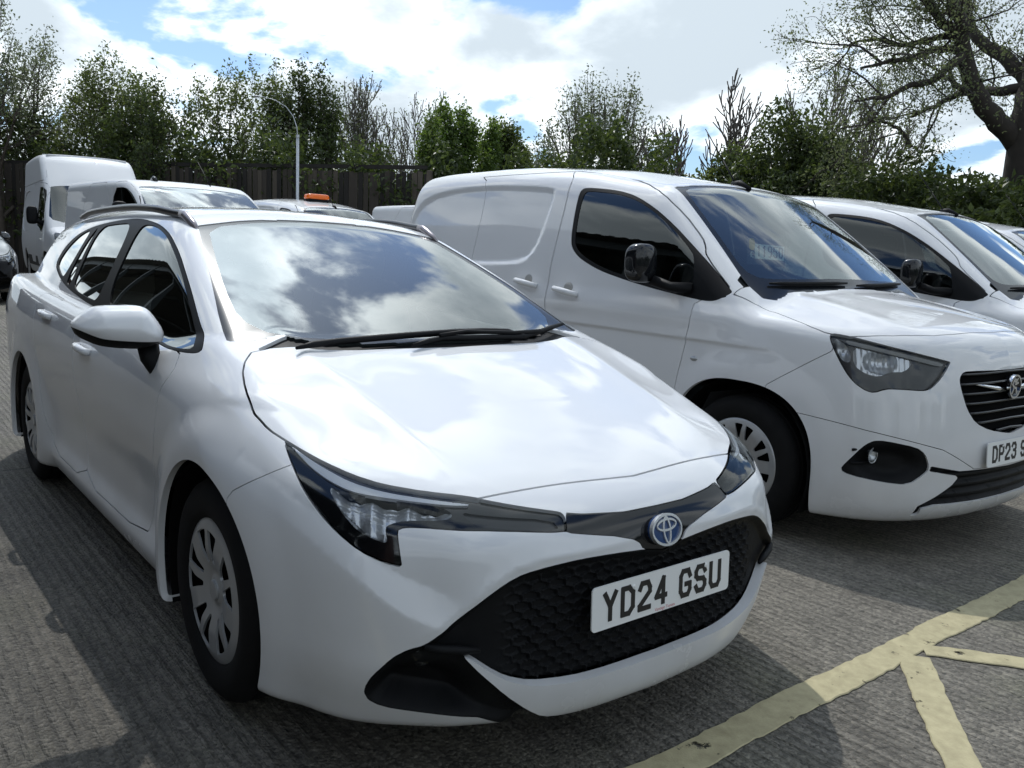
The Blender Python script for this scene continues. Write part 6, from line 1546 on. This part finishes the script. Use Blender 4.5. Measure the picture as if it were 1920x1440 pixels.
    b = B(); b.add([(-.1, -.85, .6), (-.1, .85, .6), (-1.45, .85, .6), (-1.45, -.85, .6), (-1.45, -.7, zt-.05), (-1.45, .7, zt-.05)], [(0, 1, 2, 3), (3, 2, 5, 4)]); b.build('bulkhead', 'bulkhead', van)
    b = B(); b.box((-.55, -.85, 1.05), (.05, .85, 1.25), .04); b.build('dashboard', 'dash', van)
    for y in (-.5, .1, .55): seat(van, -1.1, y, .85, .23)
    for s in (-1, 1):
        mm = surface(superbox((-.42, s*(hw+.13), 1.42), (.06, .10, .17), 3.5), (-.6, s*(hw+.13)-.2, 1.1), (-.2, s*(hw+.13)+.2, 1.75), .02); o = part('door_mirror', mm, 'black_plastic', van)
        b = B(); b.tube([(-.42, s*(hw+.06), 1.33), (-.40, s*(hw-.10), 1.22)], .05, 8); b.build('mirror_arm', 'black_plastic', o)
    if ribs:
        for x in np.linspace(-1.5, rear+.4, 5):
            b = B(); b.tube([(x, y, float(R_(np.array([x]))[0])-.05*abs(y/hw)**2.4+.004) for y in np.linspace(-.74*hw, .74*hw, 9)], .022, 6); b.build('roof_rib', 'back_van_paint', van, smooth=True)
    return van
WS_TOP = {2.74: 2.06, 1.97: 1.87, 2.42: 1.98}
def name_key(roof): return max(p[1] for p in roof)
def make_back_row(small_van, car):
    gz = ground_z
    big_van('high_roof_van', (-16.19, 2.60, gz(-16.2)), -.07, 'tall white high-roof van with black side mouldings by the fence', [(.6, 1.6), (-.3, 1.93), (-.62, 2.08), (-.9, 2.40), (-1.25, 2.62), (-1.8, 2.71), (-2.8, 2.74), (-4.4, 2.72), (-4.8, 2.70)], [(1., .75), (.35, 1.23), (-.1, 1.60), (-.62, 2.06), (-1.2, 2.55), (-2., 3.2), (-5., 5.)], -4.45, 1.02, True, ribs=True)
    c = big_van('panel_van', (-9.53, 2.53, gz(-9.6)-.03), .076, 'white low-roof van with bare wire aerial behind the estate car', [(.6, 1.4), (-.3, 1.74), (-.7, 1.885), (-1.1, 1.94), (-1.8, 1.965), (-2.8, 1.97), (-3.9, 1.95), (-4.2, 1.93)], [(1., .82), (.35, 1.24), (-.1, 1.52), (-.7, 1.89), (-1.2, 2.19), (-5., 4.)], -3.55, .99, False)
    b = B(); b.tube([(-.86, .30, 1.90), (-1.05, .30, 2.06), (-1.30, .30, 2.27)], [.010, .005, .004], 6); b.build('aerial', 'black_plastic', c, smooth=True)
    b = B(); b.tube([(-.95, -.45, 1.92), (-1.02, -.45, 1.965), (-1.10, -.45, 1.94)], [.03, .03, .02], 8); b.build('roof_fin', 'gloss_black', c, smooth=True)
    c2 = copy_tree(c, None, (-10.6, 8.35, gz(-10.6)), 0.); props(c2, 'white van whose roof end shows past the orange light bar', 'van', 'large vans in the back row')
    for o in list(c2.children):
        if o.name.split('.')[0] in ('aerial', 'roof_fin'): bpy.data.objects.remove(o, do_unlink=True)
    # small van with an orange light bar
    bv = copy_tree(small_van, None, (-10.72, 5.275, gz(-10.7)), -.014)
    props(bv, 'white small van with an orange light bar on its roof', 'van', 'small white vans')
    zz = 1.845
    b = B(); b.box((-1.62, -.20, zz-.01), (-1.40, .20, zz+.035), .012); lb = b.build('light_bar', 'black_plastic', bv)
    lf = lambda q: np.stack([q[:, 0], q[:, 1]/(1-.8*np.maximum(q[:, 2], -.05)), q[:, 2]], 1)
    part('amber_lens', surface(superbox((-1.51, 0, zz+.082), (.105, .215, .05), 5, shear=lf), (-1.7, -.3, zz), (-1.3, .3, zz+.16), .012), 'amber', lb)
    # black car at the left edge, only its front corner shows
    bc = copy_tree(car, None, (-13.4, -.20, gz(-13.5)), .0)
    for o in list(bc.children_recursive):
        if o.name.split('.')[0] in ('number_plate', 'character', 'screw_cap', 'dealer_lettering', 'badge', 'emblem'): bpy.data.objects.remove(o, do_unlink=True); continue
        if o.type == 'MESH' and o.material_slots and o.material_slots[0].material == MATS['white_paint']:
            o.material_slots[0].link = 'OBJECT'; o.material_slots[0].material = MATS['black_paint']
    bc.name = 'black_car'; props(bc, 'black car with its front corner showing beside the high-roof van', 'car', None)
    if 'group' in bc: del bc['group']
def make_post():
    p = empty('lamp_post', (-16., 6.636, ground_z(-16)), 0, 'slim grey lamp post with a curved arm in front of the fence', 'lamp post')
    z0 = ground_z(-16)
    R = np.array([CAM_R[0], CAM_R[1], 0]); R /= np.linalg.norm(R)
    b = B(); b.tube([(0, 0, 0), (0, 0, 1.2), (0, 0, 3.42)], [.045, .036, .030], 14); b.build('pole', 'galvanised', p, smooth=True)
    b = B(); b.tube([(0, 0, 0), (0, 0, .9)], .055, 14); b.build('base_sleeve', 'galvanised', p, auto=.5)
    b = B(); b.tube([(0, 0, 3.40), (0, 0, 3.46)], .038, 14); b.build('collar', 'galvanised', p, auto=.5)
    arm = [(0, 0, 3.4)]+[tuple(R*-q+np.array([0, 0, z])) for q, z in ((.02, 3.62), (.10, 3.85), (.26, 4.05), (.50, 4.18), (.78, 4.24))]
    b = B(); b.tube(arm, [.012, .010, .009, .008, .007, .007], 10); b.build('arm', 'galvanised', p, smooth=True)
    e = np.array(arm[-1]); h = part('lamp_head', surface(superbox((e[0]-R[0]*.12, e[1]-R[1]*.12, e[2]+.0), (.07, .07, .016), 3), tuple(e-[.45, .45, .1]), tuple(e+[.3, .3, .1]), .025), 'galvanised', p)
def make_shed():
    """open-fronted depot shed along the other side of the yard: out of frame, but mirrored in the side windows"""
    simple('corrugated', (.16, .17, .17), .6, var=.3, scale=2, metal=.2); simple('brick_dark', (.10, .05, .04), .9, var=.4, scale=3, bump=.5, bscale=30); simple('steel_post', (.06, .07, .075), .6, var=.2)
    s = empty('depot_shed', (-10, -13, 0), 0, 'open-fronted depot shed with corrugated roof across the yard', 'building')
    x0, x1, y0, y1 = -50., 15., -11., 6.0
    xs = np.linspace(x0, x1, 440); b = B()
    V, Fc = grid_patch(lambda x, y: (x, y, 8.1-.10*(y1-y)+.045*math.sin(x*2*math.pi/.30*.5)), xs, [y0, y1]); b.add(V, Fc); b.build('roof', 'corrugated', s, smooth=True)
    b = B(); b.box((x0, y0-.3, 0), (x1, y0, 6.3)); b.build('wall', 'brick_dark', s); b = B(); b.box((x0-.3, y0-.3, 0), (x0, y1-.5, 6.3)); b.build('wall', 'brick_dark', s)
    b = B(); b.box((x1, y0-.3, 0), (x1+.3, y1-.5, 6.3)); b.build('wall', 'brick_dark', s)
    for x in np.arange(x0+.5, x1, 6.): b = B(); b.box((x-.12, y1-.7, 0), (x+.12, y1-.46, 8.0)); b.build('column', 'steel_post', s)
    b = B(); b.box((x0, y1-.62, 7.5), (x1, y1-.5, 8.0)); b.build('beam', 'steel_post', s)
    for y in np.arange(y0+1, y1, 2.4): b = B(); b.box((x0, y-.06, 7.76-.1*(y1-y)), (x1, y+.06, 7.96-.1*(y1-y))); b.build('purlin', 'steel_post', s)
def make_added_treeline():  # unseen tree ring, added to give reflections a dark horizon
    r = np.random.RandomState(50); P = []
    for a in np.linspace(math.radians(-115), math.radians(100), 900):
        d = 42+4*math.sin(a*9); h = 3.6+1.0*math.sin(a*13)+.8*math.sin(a*31); k = 26
        P.append(np.stack([d*math.cos(a)+r.normal(0, 1.2, k), d*math.sin(a)+r.normal(0, 1.2, k), h*r.rand(k)**.8], 1))
    V, Q = leaf_quads(r, np.concatenate(P), .75); props(mesh_obj('added_treeline', V, Q, 'leaf_dark', None, smooth=False), 'added ring of far trees that darkens the horizon in reflections', 'trees', None, 'stuff')
def price_card(van, loc, rz):
    """price card propped inside the windscreen"""
    C = on_body(combo_F, [(1403, 441), (1474, 449), (1474, 497), (1403, 491)], loc, rz); C[:, 1] *= -1
    g = grad(combo_F, C); n = g.mean(0); n /= np.linalg.norm(n); C = C-n*.018
    fr = lambda u, v, d: tuple((C[3]*(1-u)+C[2]*u)*(1-v)+(C[0]*(1-u)+C[1]*u)*v+n*d)
    R_ = lambda a, b_, c, e: [(a, b_), (c, b_), (c, e), (a, e)]
    simple('card_navy', (.03, .035, .06), .5, var=.1); simple('card_white', (.80, .82, .84), .5, var=.05)
    w = B().prism(R_(0, 0, 1, 1), 0, .004, fr).build('price_card', 'card_navy', None)
    w.parent = van
    B().prism(R_(.20, .22, .98, .78), .0045, .0055, fr).build('price_panel', 'card_white', w)
    B().prism(smooth_poly(R_(.05, .52, .20, .98), 2).tolist(), .0045, .006, fr).build('price_logo', 'sticker_yellow', w)
    lettering(w, 'card_navy', '11950', .25, .30, .42, .115, .145, .030, fr, .006, .007)
    b = B(); emboss_strokes(b, [[(.16, .44), (.12, .46), (.10, .40), (.10, .26), (.17, .26)], [(.08, .35), (.15, .35)]], .022, fr, .0045, .006); b.build('pound_sign', 'card_white', w)
    # copies of the van carry no card: it is added after they are made
# ---------------------------------------------------------------- assemble
make_ground()
make_shed(); make_added_treeline()
make_fence(); make_post(); make_vegetation()
estate = build_estate(H_CAR)
small = build_small_van(H_VAN)
props(small, 'white small van with price card 11950 in windscreen, plate starting DP23', 'van', 'small white vans')
for (x, y, a), lab in zip(VAN_POS[1:], ('white small van parked between two other small vans', 'white small van last in the front row beside the hedge')):
    props(copy_tree(small, None, (x, y, 0), a), lab, 'van', 'small white vans')
make_back_row(small, estate)
number_plate(small, 'DP23 SY', .915, .478, math.radians(4), u0=-.215)
price_card(small, (VAN_POS[0][0], VAN_POS[0][1], 0), VAN_POS[0][2])
scene.cycles.use_denoising = True
scene.cycles.max_bounces = 8; scene.cycles.transparent_max_bounces = 12
scene.cycles.caustics_reflective = False; scene.cycles.caustics_refractive = False
